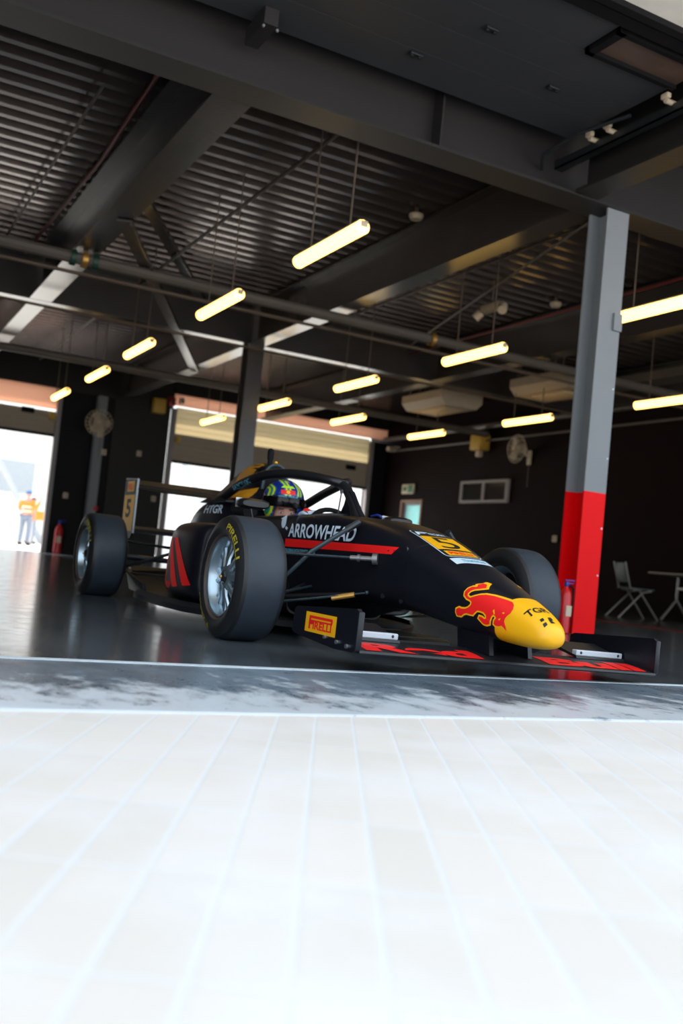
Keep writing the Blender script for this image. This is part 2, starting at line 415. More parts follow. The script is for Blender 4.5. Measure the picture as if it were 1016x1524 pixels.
# far wall: left doorway X[-1.2,4.1], pillar 4.1-6.75, right doorway 6.75-12.1
YB = 22.0
mb = MB(); mb.bx(-5, -1.2, YB, YB+.3, 0, 3.2); mb.bx(4.12, 4.72, YB, YB+.3, 0, 3.62); mb.bx(12.05, 12.5, YB, YB+.3, 0, 3.62)
struct(mb.build('wall_back', 'wallB', ang=0))
mb = MB(); mb.bx(5.32, 6.62, YB-.05, YB+.3, 0, 3.62); struct(mb.build('wall_back', 'wallG', ang=0))
mb = MB(); mb.bx(4.72, 5.32, YB, YB+.3, 0, 3.62); struct(mb.build('wall_back', 'wallB', ang=0))
mb = MB(); mb.bx(-5, 4.12, YB+.02, YB+.05, 3.17, 3.66); mb.bx(6.7, 12.5, YB+.02, YB+.05, 3.70, 3.99); struct(mb.build('wall_back', 'soffit', ang=0))
mb = MB(); mb.bx(-5, 4.12, YB-.05, YB+.2, 3.64, 4.45); mb.bx(4.12, 6.7, YB+.02, YB+.3, 3.62, 4.45); mb.bx(6.7, 12.5, YB-.05, YB+.2, 3.97, 4.45); struct(mb.build('wall_back', 'wallG', ang=0))
# door leaves drawn up (partly lowered shutters)
def shutter(name, x0, x1, zb, zsplit, xo, top=3.70):
    mb = MB(); z = zb; i = 0
    while z < top-.06:
        mb.mi = 0 if z < zsplit else 1
        mb.box(((x0+x1)/2, YB+.06, z+.062), (x1-x0, .03, .123), bev=.003); z += .125
    d = struct(mb.build(name, ['greysh', 'cream' if name != 'door_2' else 'greysh'], ang=0))
    b = MB(); b.bx(x0-.1, x0, YB-.04, YB+.12, 0, 3.62); b.bx(x1, x1+.1, YB-.04, YB+.12, 0, 3.62); b.build('guide_rail', 'winfr', d, ang=0)
    h = MB(); h.box((xo, YB, zb+.45), (.28, .06, .12), bev=.02); h.build('door_handle', 'rubber', d, ang=0)
    b = MB(); b.bx(x0, x1, YB+.0, YB+.1, zb-.06, zb); b.build('bottom_bar', 'rubber', d, ang=0)
shutter('door_2', -1.2, 4.06, 2.62, 3.7, 3.45, 3.17)
shutter('door_3', 6.78, 12.0, 2.42, 3.0, 11.5)
# side window on the right wall
mb = MB(); X = 12.46
for a, b, c_, d_ in ((16.6, 18.36, 2.46, 2.52), (16.6, 18.36, 2.02, 2.08), (16.6, 16.68, 2.08, 2.46), (18.28, 18.36, 2.08, 2.46), (17.44, 17.52, 2.08, 2.46)):
    mb.bx(X-.03, X+.06, a, b, c_, d_)
w_ = struct(mb.build('window_1', 'winfr', ang=0))
mb = MB(); mb.bx(X, X+.01, 16.65, 18.3, 2.05, 2.5); mb.build('pane', 'glassd', w_, ang=0)
# overhead door panels
M['panel'].name = 'door panel paint'
mb = MB(); PX0, PX1, PZ = -3.0, 4.95, 4.02
ys = [4.72, 5.11, 5.46, 5.81, 6.2]
for i in range(4):
    a, b = ys[i], ys[i+1]-.008
    if i == 0:
        mb.bx(PX0, 4.12, a, b, PZ, PZ+.04)
        mb.bx(4.12, PX1, a, a+.03, PZ, PZ+.04)
    else: mb.bx(PX0, PX1, a, b, PZ, PZ+.04)
d4 = struct(mb.build('door_4', 'panel', ang=0))
mb = MB(); mb.bx(4.14, 4.2, 4.76, 5.1, PZ-.03, PZ+.03); mb.bx(4.14, 4.95, 4.76, 4.8, PZ-.03, PZ+.03); mb.bx(4.14, 4.95, 5.06, 5.1, PZ-.03, PZ+.03); mb.build('window_frame', 'rubber', d4, ang=0)
M['brownglass'] = mat('brown glazing', (.10, .06, .045), .35, var=.5, scale=5)
mb = MB(); mb.bx(4.2, 4.95, 4.8, 5.06, PZ+.0, PZ+.01); mb.build('pane', 'brownglass', d4, ang=0)
for hx, hy in ((2.62, 5.27), (3.48, 5.27), (3.25, 5.85), (1.2, 5.27), (4.3, 5.62)):
    mb = MB(); mb.box((hx, hy, PZ-.012), (.1, .05, .02), bev=.006); mb.cyl((hx-.03, hy, PZ-.02), (hx-.03, hy, PZ-.035), .012, 8); mb.cyl((hx+.03, hy, PZ-.02), (hx+.03, hy, PZ-.035), .012, 8)
    mb.build('hinge', 'dark_metal', d4)
mb = MB(); mb.bx(-5, 13, 4.60, 4.70, 3.98, 4.1); mb.bx(-5, 13, 4.5, 4.56, 3.96, 4.1); struct(mb.build('trim_3', 'rubber', ang=0))
mb = MB(); mb.bx(-5, 13, 2.3, 4.6, 4.0, 4.45); struct(mb.build('ceiling', 'lintel', ang=0))

# ------------------------------------------------------------------ steel frame
def ibeam(axis, a, b, c, z, h=.62, w=.25, t=.025, wt=.016):
    """axis 0: along X at Y=c ; axis 1: along Y at X=c"""
    mb = MB()
    def q(u0_, u1_, z0, z1):
        if axis == 0: mb.bx(a, b, c+u0_, c+u1_, z0, z1)
        else: mb.bx(c+u0_, c+u1_, a, b, z0, z1)
    q(-w/2, w/2, z, z+t); q(-w/2, w/2, z+h-t, z+h); q(-wt/2, wt/2, z+t, z+h-t)
    return mb
BZ = 3.65
def beam(name, lab, grp, axis, a, b, c, m='beam', z=BZ, h=.62, w=.25, extra=None, clipz=None):
    mb = ibeam(axis, a, b, c, z, h, w)
    o = mb.build(name, m, ang=0, recentre=True); tag(o, lab, 'steel beam', grp); return o
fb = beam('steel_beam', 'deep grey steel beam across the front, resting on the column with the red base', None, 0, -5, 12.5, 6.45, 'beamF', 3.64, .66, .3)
for sx in (3.8, 6.9):
    mb = MB(); mb.bx(-.01, .01, -.14, -.01, .03, .63); mb.build('stiffener_plate', 'beamF', fb, ang=0, loc=(sx-3.75, 0, 0))
beam('steel_beam', 'grey steel beam crossing mid hall above the plain grey column', None, 0, -5, 12.5, 14.2)
for x, w_, lab in ((2.2, .3, 'left steel beam running into the hall, sunlit flange crossing the pipes'), (5.5, .25, 'middle steel beam running back from the red based column'), (8.85, .25, 'right steel beam running into the hall behind the column'), (12.1, .25, 'steel beam along the top of the brown side wall')):
    beam('steel_beam', lab, 'beams running into the hall' if 0 else None, 1, 6.6, 14.05, x, w=w_)
for x, lab in ((2.2, 'far left steel beam section running on to the open roller door'), (5.5, 'far steel beam section between grey column and dark pillar'), (8.85, 'far steel beam section above the ceiling air conditioner')):
    beam('steel_beam', lab, None, 1, 14.35, 21.6, x)
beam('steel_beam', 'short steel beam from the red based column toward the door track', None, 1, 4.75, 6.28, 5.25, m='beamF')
o = MB(); o.bx(2.14, 2.24, 5.95, 6.3, 3.90, 4.015); o.mi = 0
o = o.build('steel_bracket', 'beamF', ang=0, recentre=True); tag(o, 'small steel stub bracket bolted on the front beam web', 'bracket')
for bx_ in (2.14, 2.24):
    b = MB(); b.cyl((bx_-2.19, -.16, -.02), (bx_-2.19, -.175, -.02), .01, 8); b.build('bolt', 'steel', o)
# bracing
def brace(p, q, lab, w=.16, t=.02):
    p, q = Vector(p), Vector(q); mb = MB(); d = (q-p); L = d.length; ang = math.atan2(d.y, d.x)
    R = Matrix.Rotation(ang, 3, 'Z')
    mb.box((p+q)/2, (L, w, .02), rot=R); n = Vector((-math.sin(ang), math.cos(ang), 0))*(w/2-.01)
    mb.box((p+q)/2-n-Vector((0, 0, .02)), (L, .02, .05), rot=R)
    o = mb.build('steel_brace', 'beam', ang=0, recentre=True); tag(o, lab, 'steel brace')
brace((2.25, 9.75, 3.625), (5.5, 17.0, 3.625), 'long diagonal steel brace crossing beneath the mid beam to the far beam')
brace((2.4, 10.1, 4.15), (4.5, 14.0, 4.15), 'short diagonal steel brace up near the deck beside the left beam')
# columns
def hcolumn(name, lab, x, y, b, h, mats, split=None):
    r = thing(name, lab, 'column', (x, y, 0))
    def prof(z0, z1, nm, m):
        mb = MB(); w = b/2
        mb.bx(-w, w, -w, -w+.018, z0, z1); mb.bx(-w, w, w-.018, w, z0, z1); mb.bx(-.008, .008, -w+.018, w-.018, z0, z1)
        mb.build(nm, m, r, ang=0)
    if split: prof(0, split, 'painted_base', mats[0]); prof(split, h, 'shaft', mats[1])
    else: prof(0, h, 'shaft', mats[1])
    return r
c1 = hcolumn('steel_column', 'steel column with bright red lower part beside the car nose', 5.655, 6.45, .24, 3.64, ('colred', 'colgrey'), 1.2)
for z in (.5, .9, 1.5, 2.1):
    for sx in (-.1,):
        mb = MB(); mb.cyl((sx+.20, -.12, z), (sx+.20, -.127, z), .007, 8); mb.build('bolt', 'steel', c1)
mb = MB(); mb.bx(.03, .12, -.145, -.12, 2.6, 2.75); mb.build('junction_plate', 'colgrey', c1, ang=0)
hcolumn('steel_column', 'plain grey steel column rising behind the driver', 5.5, 14.2, .26, 3.65, (None, 'beam'))
c3 = hcolumn('steel_column', 'slim grey steel column against the far dark wall by the fan', 5.0, 21.85, .2, 3.6, (None, 'colgrey'))
# overhead door track
t = thing('door_track', 'overhead door rail with rollers beside the front beam', 'door track', (5.05, 4.8, 3.86))
mb = MB(); mb.bx(-.04, .04, 0, 1.9, .0, .012); mb.bx(-.04, -.03, 0, 1.9, 0, .07); mb.bx(.03, .04, 0, 1.9, 0, .07); mb.build('rail', 'dark_metal', t, ang=0)
for yy in (.35, .95, 1.15, 1.7):
    mb = MB(); mb.cyl((-.10, yy, .08), (0, yy, .08), .02, 12); mb.box((-.10, yy, .11), (.04, .07, .04), bev=.008); mb.build('roller', 'plast', t)
mb = MB(); mb.tube([(-.1, .7, .1), (-.25, 1.1, .06), (-.32, 1.45, -.02), (-.2, 1.6, -.05)], .016, 8); mb.build('tensioner', 'dark_metal', t)
# pipes
def pipe(name, lab, pts, r, m='pipe', cat='pipe', n=10):
    mb = MB(); mb.tube(pts, r, n); o = mb.build(name, m, recentre=True); tag(o, lab, cat); return o
p1 = pipe('overhead_pipe', 'thick beige overhead pipe crossing the hall with a valve joint', [(-4.5, 11.2, 3.55), (12.3, 11.2, 3.55)], .07)
for dx, m_ in ((2.05, 'valveg'), (2.18, 'gold'), (2.3, 'valveg'), (6.9, 'gold')):
    mb = MB(); mb.cyl((dx-3.9-.03, 0, .07), (dx-3.9+.03, 0, .07), .095, 14); mb.build('pipe_coupling', m_, p1)
pipe('overhead_pipe', 'thin conduit running just under the thick beige pipe', [(-4.5, 11.35, 3.42), (12.3, 11.35, 3.42)], .022, 'conduit')
pipe('overhead_pipe', 'second thick overhead pipe crossing in front of the far doors', [(-4.5, 17.3, 3.5), (12.3, 17.3, 3.5)], .07)
pipe('overhead_pipe', 'thin dark conduit below the mid hall beam', [(-4.5, 13.7, 3.5), (12.3, 13.7, 3.5)], .02, 'conduit')
pipe('sprinkler_pipe', 'thin dull red pipe under the deck left of the first beam', [(1.92, 6.7, 4.262), (2.0, 10, 4.262), (1.92, 14, 4.262)], .02, 'pipered')
pipe('conduit', 'thin tan conduit under the deck at upper left', [(1.59, 8.2, 4.2), (1.55, 14, 4.2)], .014, 'conduit')
pipe('conduit', 'long dark conduit above the left row of strip lights', [(3.5, 6.7, 4.12), (3.5, 14.0, 4.12)], .02, 'acd')
pipe('conduit', 'long conduit above the middle row of strip lights', [(6.52, 6.7, 4.12), (6.52, 14.0, 4.12)], .016, 'conduit')
pipe('conduit', 'dark conduit above the right hand row of strip lights', [(9.82, 6.7, 4.12), (9.82, 14.0, 4.12)], .016, 'conduit')
pipe('conduit', 'far conduit above the left row beyond the mid beam', [(3.5, 14.3, 4.12), (3.5, 21.5, 4.12)], .016, 'conduit')
pipe('sprinkler_pipe', 'thin red pipe under the deck right of the column', [(8.2, 6.7, 4.0), (8.2, 14.0, 4.0)], .016, 'pipered')
pipe('conduit', 'thin cable run crossing high to the column top', [(5.9, 6.5, 3.9), (8.0, 13.9, 4.0)], .012, 'conduit')
pipe('wall_pipe', 'grey pipe along the top of the brown wall', [(12.2, 8, 3.66), (12.2, 21.6, 3.66)], .06, 'pipe')
pipe('wall_pipe', 'thin conduit below the grey pipe on the brown wall', [(12.36, 8, 3.38), (12.36, 21.6, 3.38)], .025, 'pipe')
mb = MB(); mb.bx(-.2, .2, 7.5-14, 13.8-14, 0, .14); 
o = mb.build('cable_tray', 'pipe', ang=0, loc=(11.2, 14, 3.72)); tag(o, 'wide grey cable tray under the deck near the brown wall', 'cable tray')
# strip lights
def strip(lab, loc, L=1.22, rods=(.25, .97)):
    t = thing('strip_light', lab, 'strip light', loc, group='fluorescent strip lights')
    mb = MB(); mb.box((0, L/2, .045), (.07, L-.06, .03), bev=.008); mb.build('housing', 'housing', t)
    mb = MB(); mb.tube([(0, .0, 0), (0, .02, 0), (0, L-.02, 0), (0, L, 0)], [.035, .058, .058, .035], 14); mb.build('diffuser', 'lamp', t)
    for ry in rods:
        b = MB(); b.cyl((0, ry, .06), (0, ry, 1.31), .007, 6); b.build('hanger_rod', 'conduit', t)
    for e in (0.0, L):
        b = MB(); b.box((0, e, .02), (.06, .012, .05), bev=.004); b.build('end_cap', 'housing', t)
    return t
S0 = strip('large strip light hanging nearest, left of the middle beam', (3.36, 6.6, 3.0))
for x, y, lab in ((3.36, 9.2, 'second strip light of the left row, behind the largest one'), (3.36, 12.3, 'third strip light of the left row beyond the pipe'),
                  (3.42, 14.9, 'fourth strip light of the left row'), (3.43, 17.8, 'farthest strip light of the left row near the open door'),
                  (6.43, 5.92, 'strip light cut by the right edge, beside the column top'), (6.45, 8.9, 'nearest strip light of the middle row left of the column'),
                  (6.44, 11.82, 'middle row strip light just right of the grey column'), (6.46, 14.83, 'small strip light of the middle row behind the grey column'),
                  (6.44, 17.85, 'farthest strip light of the middle row, left of the grey column'), (8.0, 15.0, 'tiny strip light right of the helmet above the shutter'),
                  (9.73, 9.0, 'strip light at right edge behind the column'), (9.73, 12.02, 'strip light left of the column below the air conditioner'), (9.78, 15.15, 'strip light above the dark window')):
    dup(S0, (x, y, 3.0), None, lab)

# ================================================================== FIXTURES
# ceiling air conditioners
def aircon(lab, loc, sx, sy):
    t = thing('ceiling_air_conditioner', lab, 'air conditioner', loc, group='ceiling air conditioners')
    mb = MB(); mb.prism([(-sx/2, .02), (-sx/2+.12, -.1), (sx/2-.12, -.1), (sx/2, .02), (sx/2, .16), (-sx/2, .16)], 1, -sy/2, sy/2); mb.build('casing', 'acw', t, ang=20)
    g = MB()
    for k in range(7): g.bx(-sx/2+.1, -sx/2+.13, -sy/2+.05+k*(sy-.1)/7, -sy/2+.05+(k+.8)*(sy-.1)/7, -.06, -.03)
    g.build('grille', 'acd', t, ang=0)
    g = MB(); g.box((0, 0, -.11), (sx*.42, sy*.6, .02), bev=.004); g.build('intake_panel', 'plast', t)
    for a in (-1, 1):
        for b in (-1, 1):
            r = MB(); r.cyl((a*sx*.4, b*sy*.4, .14), (a*sx*.4, b*sy*.4, .7), .01, 6); r.build('hanger_rod', 'conduit', t)
aircon('cream ceiling air conditioner above the tiny dark window, nearer the far doors', (9.7, 15.2, 3.5), .9, 1.35)
aircon('wide cream ceiling air conditioner just left of the red based column', (10.1, 12.4, 3.55), .9, 1.35)
# wall fans
def fan(lab, loc, rz, tilt=.25):
    t = thing('wall_fan', lab, 'fan', loc, rz, 'wall fans')
    mb = MB(); R = .29
    for k in range(20):
        a = 2*PI*k/20
        mb.tube([(.06*math.cos(a), -.42, .06*math.sin(a)), (.2*math.cos(a), -.44, .2*math.sin(a)), (R*math.cos(a), -.36, R*math.sin(a)), (.2*math.cos(a), -.27, .2*math.sin(a)), (.06*math.cos(a), -.26, .06*math.sin(a))], .004, 4)
    for rr_, yy in ((R, -.36), (.2, -.44), (.1, -.435), (.2, -.27)):
        mb.tube([(rr_*math.cos(2*PI*k/32), yy, rr_*math.sin(2*PI*k/32)) for k in range(33)], .006, 5, caps=False)
    mb.build('cage', 'plast', t)
    b = MB()
    for k in range(3):
        a = 2*PI*k/3; R3 = Matrix.Rotation(a, 3, 'Y')
        pts = [Vector(p) for p in ((.03, -.35, -.03), (.1, -.37, -.08), (.23, -.38, -.09), (.26, -.35, .02), (.2, -.33, .09), (.08, -.34, .05))]
        v = [R3 @ p for p in pts]; w2 = [p+Vector((0, .006, 0)) for p in v]; b.rings([v, w2])
    b.build('blade', 'acw', t)
    b = MB(); b.cyl((0, -.44, 0), (0, -.36, 0), .05, 16); b.cyl((0, -.30, 0), (0, -.14, 0), .075, 16); b.build('motor', 'plast', t)
    b = MB(); b.tube([(0, -.16, -.02), (0, -.1, -.1), (0, -.02, -.12)], .025, 8); b.box((0, -.015, -.14), (.12, .03, .3), bev=.01); b.build('bracket', 'plast', t)
    b = MB(); b.cyl((.02, -.03, -.28), (.02, -.03, -.75), .006, 5); b.build('pull_cord', 'conduit', t)
fan('cream wall fan on the brown side wall above the dark window', (12.48, 16.0, 3.08), -PI/2)
fan('cream wall fan on the dark pillar by the open left door', (5.0, 21.73, 2.95), -.35)
# yellow boxes, bell, camera, sign
def small(name, lab, cat, m, loc, d, bev=.02, parts=()):
    mb = MB(); mb.box((0, 0, 0), d, bev=min(bev, min(d)*.4)); o = mb.build(name, m, loc=loc); tag(o, lab, cat)
    for nm, c, dd, mm in parts:
        q = MB(); q.box(c, dd, bev=min(dd)*.3); q.build(nm, mm, o)
    return o
small('siren_box', 'yellow box with a cream lamp beneath, on the brown wall left of the fan', 'siren', 'yelbox', (12.33, 17.6, 3.34), (.26, .4, .34), parts=(('lamp', (0, 0, -.25), (.12, .16, .14), 'plast'), ('top_cap', (0, 0, .2), (.2, .3, .05), 'acw')))
small('alarm_box', 'yellow box high on the dark grey far pillar', 'alarm box', 'yelbox', (6.3, 21.87, 3.60), (.3, .2, .34), parts=(('cover', (0, -.11, 0), (.24, .02, .28), 'yelbox'),))
small('alarm_bell', 'red alarm beside the yellow box on the far pillar', 'alarm bell', 'ext_red', (6.62, 21.95, 3.76), (.16, .14, .2), parts=(('dome', (0, -.08, 0), (.12, .04, .14), 'pipered'),))
small('junction_box', 'small cream box right of the red alarm', 'box', 'plast', (6.86, 21.96, 3.82), (.12, .1, .14))
small('junction_box', 'small yellow box low beside the cream shutter', 'box', 'yelbox', (6.85, 21.92, 2.9), (.12, .1, .14))
small('junction_box', 'small yellow box at the top right of the open left doorway', 'box', 'yelbox', (3.98, 21.98, 3.0), (.14, .1, .16))
small('exit_sign', 'pale green exit sign with a running figure over the side door', 'exit sign', 'plast', (12.46, 20.66, 2.4), (.04, .56, .24), .01,
      (('pictogram', (-.025, -.12, 0), (.01, .2, .18), 'green'), ('arrow', (-.025, .14, 0), (.01, .16, .1), 'green')))
o = thing('security_camera', 'small pale security camera in the far right corner', 'camera', (12.4, 21.3, 3.42))
mb = MB(); mb.cyl((-.05, 0, 0), (-.32, -.1, -.04), .06, 12); mb.build('housing', 'plast', o)
mb = MB(); mb.tube([(.08, 0, .06), (-.08, 0, .06), (-.12, 0, 0)], .015, 6); mb.build('bracket', 'plast', o)
for x, y, z, lab in ((5.98, 21.93, 2.45, 'square cream switch high on the dark grey far panel'), (5.96, 21.93, 1.26, 'square cream switch low on the far panel, right of the race number board'), (6.43, 21.93, 1.46, 'cream socket right edge of the far grey panel, upper of two'),
                     (5.13, 21.72, 2.35, 'cream plate high on the slim far column'), (4.45, 21.96, 1.3, 'small plate on the black wall right of the open door')):
    small('wall_switch', lab, 'switch', 'plast', (x, y, z), (.11, .03, .13), .008, (('rocker', (0, -.02, 0), (.05, .012, .07), 'acw'),))
small('wall_switch', 'cream switch on the brown wall left of the red column base', 'switch', 'plast', (12.47, 15.0, 1.29), (.03, .12, .13), .008, (('rocker', (-.02, 0, 0), (.012, .05, .07), 'acw'),))
small('call_point', 'small red call point on the slim far column', 'call point', 'ext_red', (5.08, 21.73, 1.08), (.1, .04, .1), .008, (('button', (0, -.025, 0), (.04, .012, .04), 'pipered'),))
for x, y, lab in ((8.4, 10.5, 'round smoke detector under the deck left of the column'), (8.6, 7.3, 'round smoke detector under the deck right of the column'), (5.2, 9.0, 'round smoke detector above the second strip light')):
    t = thing('smoke_detector', lab, 'smoke detector', (x, y, 4.18))
    mb = MB(); mb.lathe([(0, .01), (0, .06), (.04, .08), (.06, .075), (.06, .01)], axis='Z', n=20); mb.build('body', 'plast', t)
    mb = MB(); mb.cyl((0, 0, .06), (0, 0, .16), .02, 8); mb.build('mount', 'conduit', t)
t = thing('emergency_light', 'hanging twin spot emergency light high in the hall centre', 'emergency light', (7.35, 10.5, 3.95))
mb = MB(); mb.box((0, .0, 0), (.12, .4, .1), bev=.02); mb.build('body', 'acw', t)
for s_ in (-1, 1): mb = MB(); mb.cyl((0, .24*s_, -.02), (-.05, .3*s_, -.1), .06, 12); mb.build('spot', 'plast', t)
mb = MB(); mb.cyl((0, 0, .05), (0, 0, .44), .01, 6); mb.build('hanger_rod', 'conduit', t)

# extinguishers
def extinguisher(lab, loc, s=1., rz=0.):
    t = thing('fire_extinguisher', lab, 'fire extinguisher', loc, rz)
    mb = MB(); mb.lathe([(0, .01), (0, .06), (.01, .08), (.5, .08), (.56, .06), (.6, .025), (.62, .02), (.62, .0)], axis='Z', n=24); mb.build('cylinder', 'ext_red', t)
    mb = MB(); mb.box((0, 0, .65), (.05, .05, .06), bev=.01); mb.box((.05, 0, .7), (.16, .025, .015), bev=.004); mb.box((.05, 0, .66), (.13, .025, .012), bev=.004); mb.build('valve', 'blue', t)
    mb = MB(); mb.tube([(.03, 0, .64), (.12, .0, .6), (.12, 0, .4), (.095, 0, .22), (.1, 0, .1)], .014, 8); mb.build('hose', 'rubber', t)
    mb = MB(); mb.box((0, -.078, .3), (.09, .008, .14)); mb.build('label_plate', 'plast', t)
    t.scale = (s, s, s); return t
extinguisher('red fire extinguisher with black hose at the foot of the red column', (5.34, 6.22, 0), .62)
extinguisher('small red fire extinguisher on the floor right of the open far door', (4.35, 21.75, 0), 1.05)
# chair
def chair(lab, loc, rz):
    t = thing('stacking_chair', lab, 'chair', loc, rz)
    mb = MB(); mb.box((0, -.02, .45), (.44, .42, .025), bev=.012); mb.build('seat', 'pvc', t)
    mb = MB(); mb.box((0, .22, .68), (.42, .02, .3), rot=Matrix.Rotation(-.18, 3, 'X'), bev=.009); mb.build('backrest', 'pvc', t)
    for s_ in (-1, 1):
        mb = MB(); mb.tube([(s_*.24, -.30, .0), (s_*.22, .02, .43), (s_*.21, .16, .46), (s_*.21, .27, .84)], .014, 8); mb.build('leg', 'chrome', t)
        mb = MB(); mb.tube([(s_*.24, .32, 0), (s_*.22, -.04, .40), (s_*.21, -.18, .43)], .014, 8); mb.build('leg', 'chrome', t)
    mb = MB(); mb.cyl((-.22, -.16, .435), (.22, -.16, .435), .01, 8); mb.cyl((-.22, .1, .43), (.22, .1, .43), .01, 8); mb.build('stretcher', 'chrome', t)
chair('grey green stacking chair by the brown wall right of the column', (10.85, 11.1, 0), math.radians(70))
t = thing('folding_table', 'pale folding table with angled legs at the right edge', 'table', (11.75, 10.5, 0), math.radians(90))
mb = MB(); mb.box((0, 0, .73), (1.8, .7, .03), bev=.008); mb.build('tabletop', 'table', t)
for s_ in (-1, 1):
    mb = MB(); mb.tube([(s_*.6, 0, .7), (s_*.6, 0, .34), (s_*.6, -.3, .02)], .02, 8); mb.tube([(s_*.6, 0, .34), (s_*.6, .3, .02)], .02, 8); mb.build('leg', 'chrome', t)
mb = MB(); mb.box((0, 0, .52), (1.2, .04, .04)); mb.build('stretcher', 'chrome', t)
small('black_bin', 'low black box under the folding table', 'box', 'rubber', (12.1, 10.6, .13), (.3, .4, .26))
# ================================================================== THE CAR
CX, CY = 2.404, 4.112
M['fitting'] = mat('dull fitting', (.22, .22, .22), .4, metal=.7)
car = thing('racing_car', 'black open wheel racing car with yellow nose and halo, driving out of the garage', 'racing car', (CX, CY, 0))
# --- nose cone
nst = [(-1.287, 0, .185, .205, .012, .012, 2.2), (-1.28, 0, .162, .224, .04, .036, 2.2), (-1.255, 0, .145, .246, .064, .056, 2.3), (-1.20, 0, .137, .276, .086, .076, 2.4), (-1.11, 0, .138, .312, .112, .098, 2.5), (-1.0, 0, .146, .349, .138, .122, 2.7),
       (-.85, 0, .16, .401, .172, .148, 2.9), (-.68, 0, .18, .457, .2, .172, 3.1), (-.515, 0, .202, .511, .228, .198, 3.3)]
def loftn(st, k, ring):
    mb = MB(); mb.rings([section(*q[:6], n=q[6], k=ring) for q in crom(st, k)]); return mb
nose = loftn(nst, 5, 56).build('nose_cone', 'nose', car, ang=50)
mst = [(-.513, 0, .202, .512, .228, .198, 3.3), (-.34, 0, .205, .563, .246, .217, 3.6), (-.1, 0, .20, .608, .262, .24, 4.2), (.1, 0, .18, .626, .272, .256, 5.2), (.3, 0, .15, .627, .28, .269, 7), (.46, 0, .12, .622, .285, .279, 9), (.52, 0, .10, .618, .287, .281, 10)]
mono = loftn(mst, 5, 72).build('monocoque', 'black', car, ang=50)
# cockpit sides: U shaped tub behind the front bulkhead
def tub_ring(y, w, zt, zb=.10, th=.05, lean=.0):
    o = []; r = .05
    for k in range(7):
        a = PI/2*k/6; o.append((-(w-r)-r*math.sin(a)*1, y, zb+r-r*math.cos(a)))          # bottom corner
    L = [(-(w-r), y, zb)]
    for k in range(7):
        a = PI/2*k/6; L.append((-(w-r)-r*math.sin(a), y, zb+r-r*math.cos(a)))
    L.append((-w+lean*.3, y, (zb+zt)/2)); L.append((-w+lean, y, zt-.03))
    for k in range(1, 6):
        a = PI*k/6; L.append((-w+lean+th/2-th/2*math.cos(a), y, zt-.03+.03*math.sin(a)))
    L.append((-w+lean+th, y, zt-.03)); L.append((-w+lean+th, y, zb+.06))
    R = [(-x, yy, z) for x, yy, z in L[::-1]]
    return L+R
mb = MB(); mb.rings([tub_ring(y, w, zt, lean=le) for y, w, zt, le in crom([(.505, .287, .618, .008), (.8, .29, .615, .008), (1.1, .292, .612, .008), (1.4, .292, .618, .015), (1.6, .292, .66, .04), (1.85, .292, .69, .06)], 3)])
tub = mb.build('cockpit_tub', 'black', car, ang=40)
mb = MB(); mb.tube([(-.24, 1.25, .64), (-.235, 1.45, .66), (-.2, 1.6, .67), (-.1, 1.66, .68), (.1, 1.66, .68), (.2, 1.6, .67), (.235, 1.45, .66), (.24, 1.25, .64)], .045, 12); mb.build('head_rest', 'rubber', car)
mb = MB(); mb.tube([(-.23, .56, .61), (-.1, .47, .635), (0, .45, .64), (.1, .47, .635), (.23, .56, .61)], .012, 8); mb.build('cockpit_lip', 'black', car)
# --- engine cover
est = [(1.50, 0, .45, .90, .24, .085), (1.56, 0, .45, .962, .27, .085), (1.7, 0, .45, .985, .285, .08), (1.85, 0, .44, .978, .292, .07), (2.05, 0, .42, .93, .295, .055), (2.3, 0, .38, .855, .25, .04), (2.6, 0, .33, .76, .17, .03), (2.85, 0, .28, .66, .11, .03), (3.0, 0, .25, .56, .08, .03)]
def ecs(r):
    y, xc, zb, zt, wb_, wt = r; out = []; k = 24
    for i in range(k+1):
        t = i/k; z = zb+(zt-zb)*(1-(1-t)**1.5 if 0 else t)
        # broad shoulders low down, slim spine above
        s = 1/(1+math.exp((t-.60)*18)); w = wt+(wb_-wt)*s
        if t > .86: w *= math.sqrt(max(0., 1-((t-.86)/.14)**2))
        out.append((w, z))
    return [(-w, y, z) for w, z in out]+[(w, y, z) for w, z in out[::-1]]
mb = MB(); mb.rings([ecs(r) for r in crom(est, 4)])
bmesh.ops.remove_doubles(mb.bm, verts=mb.bm.verts[:], dist=1e-4)
eng = mb.build('engine_cover', 'black', car, ang=50)
# airbox mouth
mb = MB(); pts = []
for k in range(15):
    a = PI*k/14; pts.append((-.078*math.cos(a), 1.49, .86+.10*math.sin(a)))
pts = [(-.082, 1.49, .80)]+pts+[(.082, 1.49, .80)]
mb.tube(pts, .012, 8); mb.build('airbox_rim', 'bluearm', car)
mb = MB(); mb.prism([(p[0]*.9, .8+(p[2]-.8)*.97) for p in pts], 1, 1.488, 1.494); mb.build('airbox_duct', 'rubber', car, ang=0)
mb = MB(); mb.cyl((0, 1.6, .96), (0, 1.6, 1.062), .016, 12); mb.lathe([(1.0, 0.0), (1.0, .02), (1.045, .022), (1.068, .018), (1.075, 0)], (0, 1.6, 0), 'Z', 14); mb.build('camera_mast', 'rubber', car)
mb = MB(); mb.ell((0, 1.50, .975), (.012, .012, .01), 8); mb.build('marker_light', 'yellow', car)
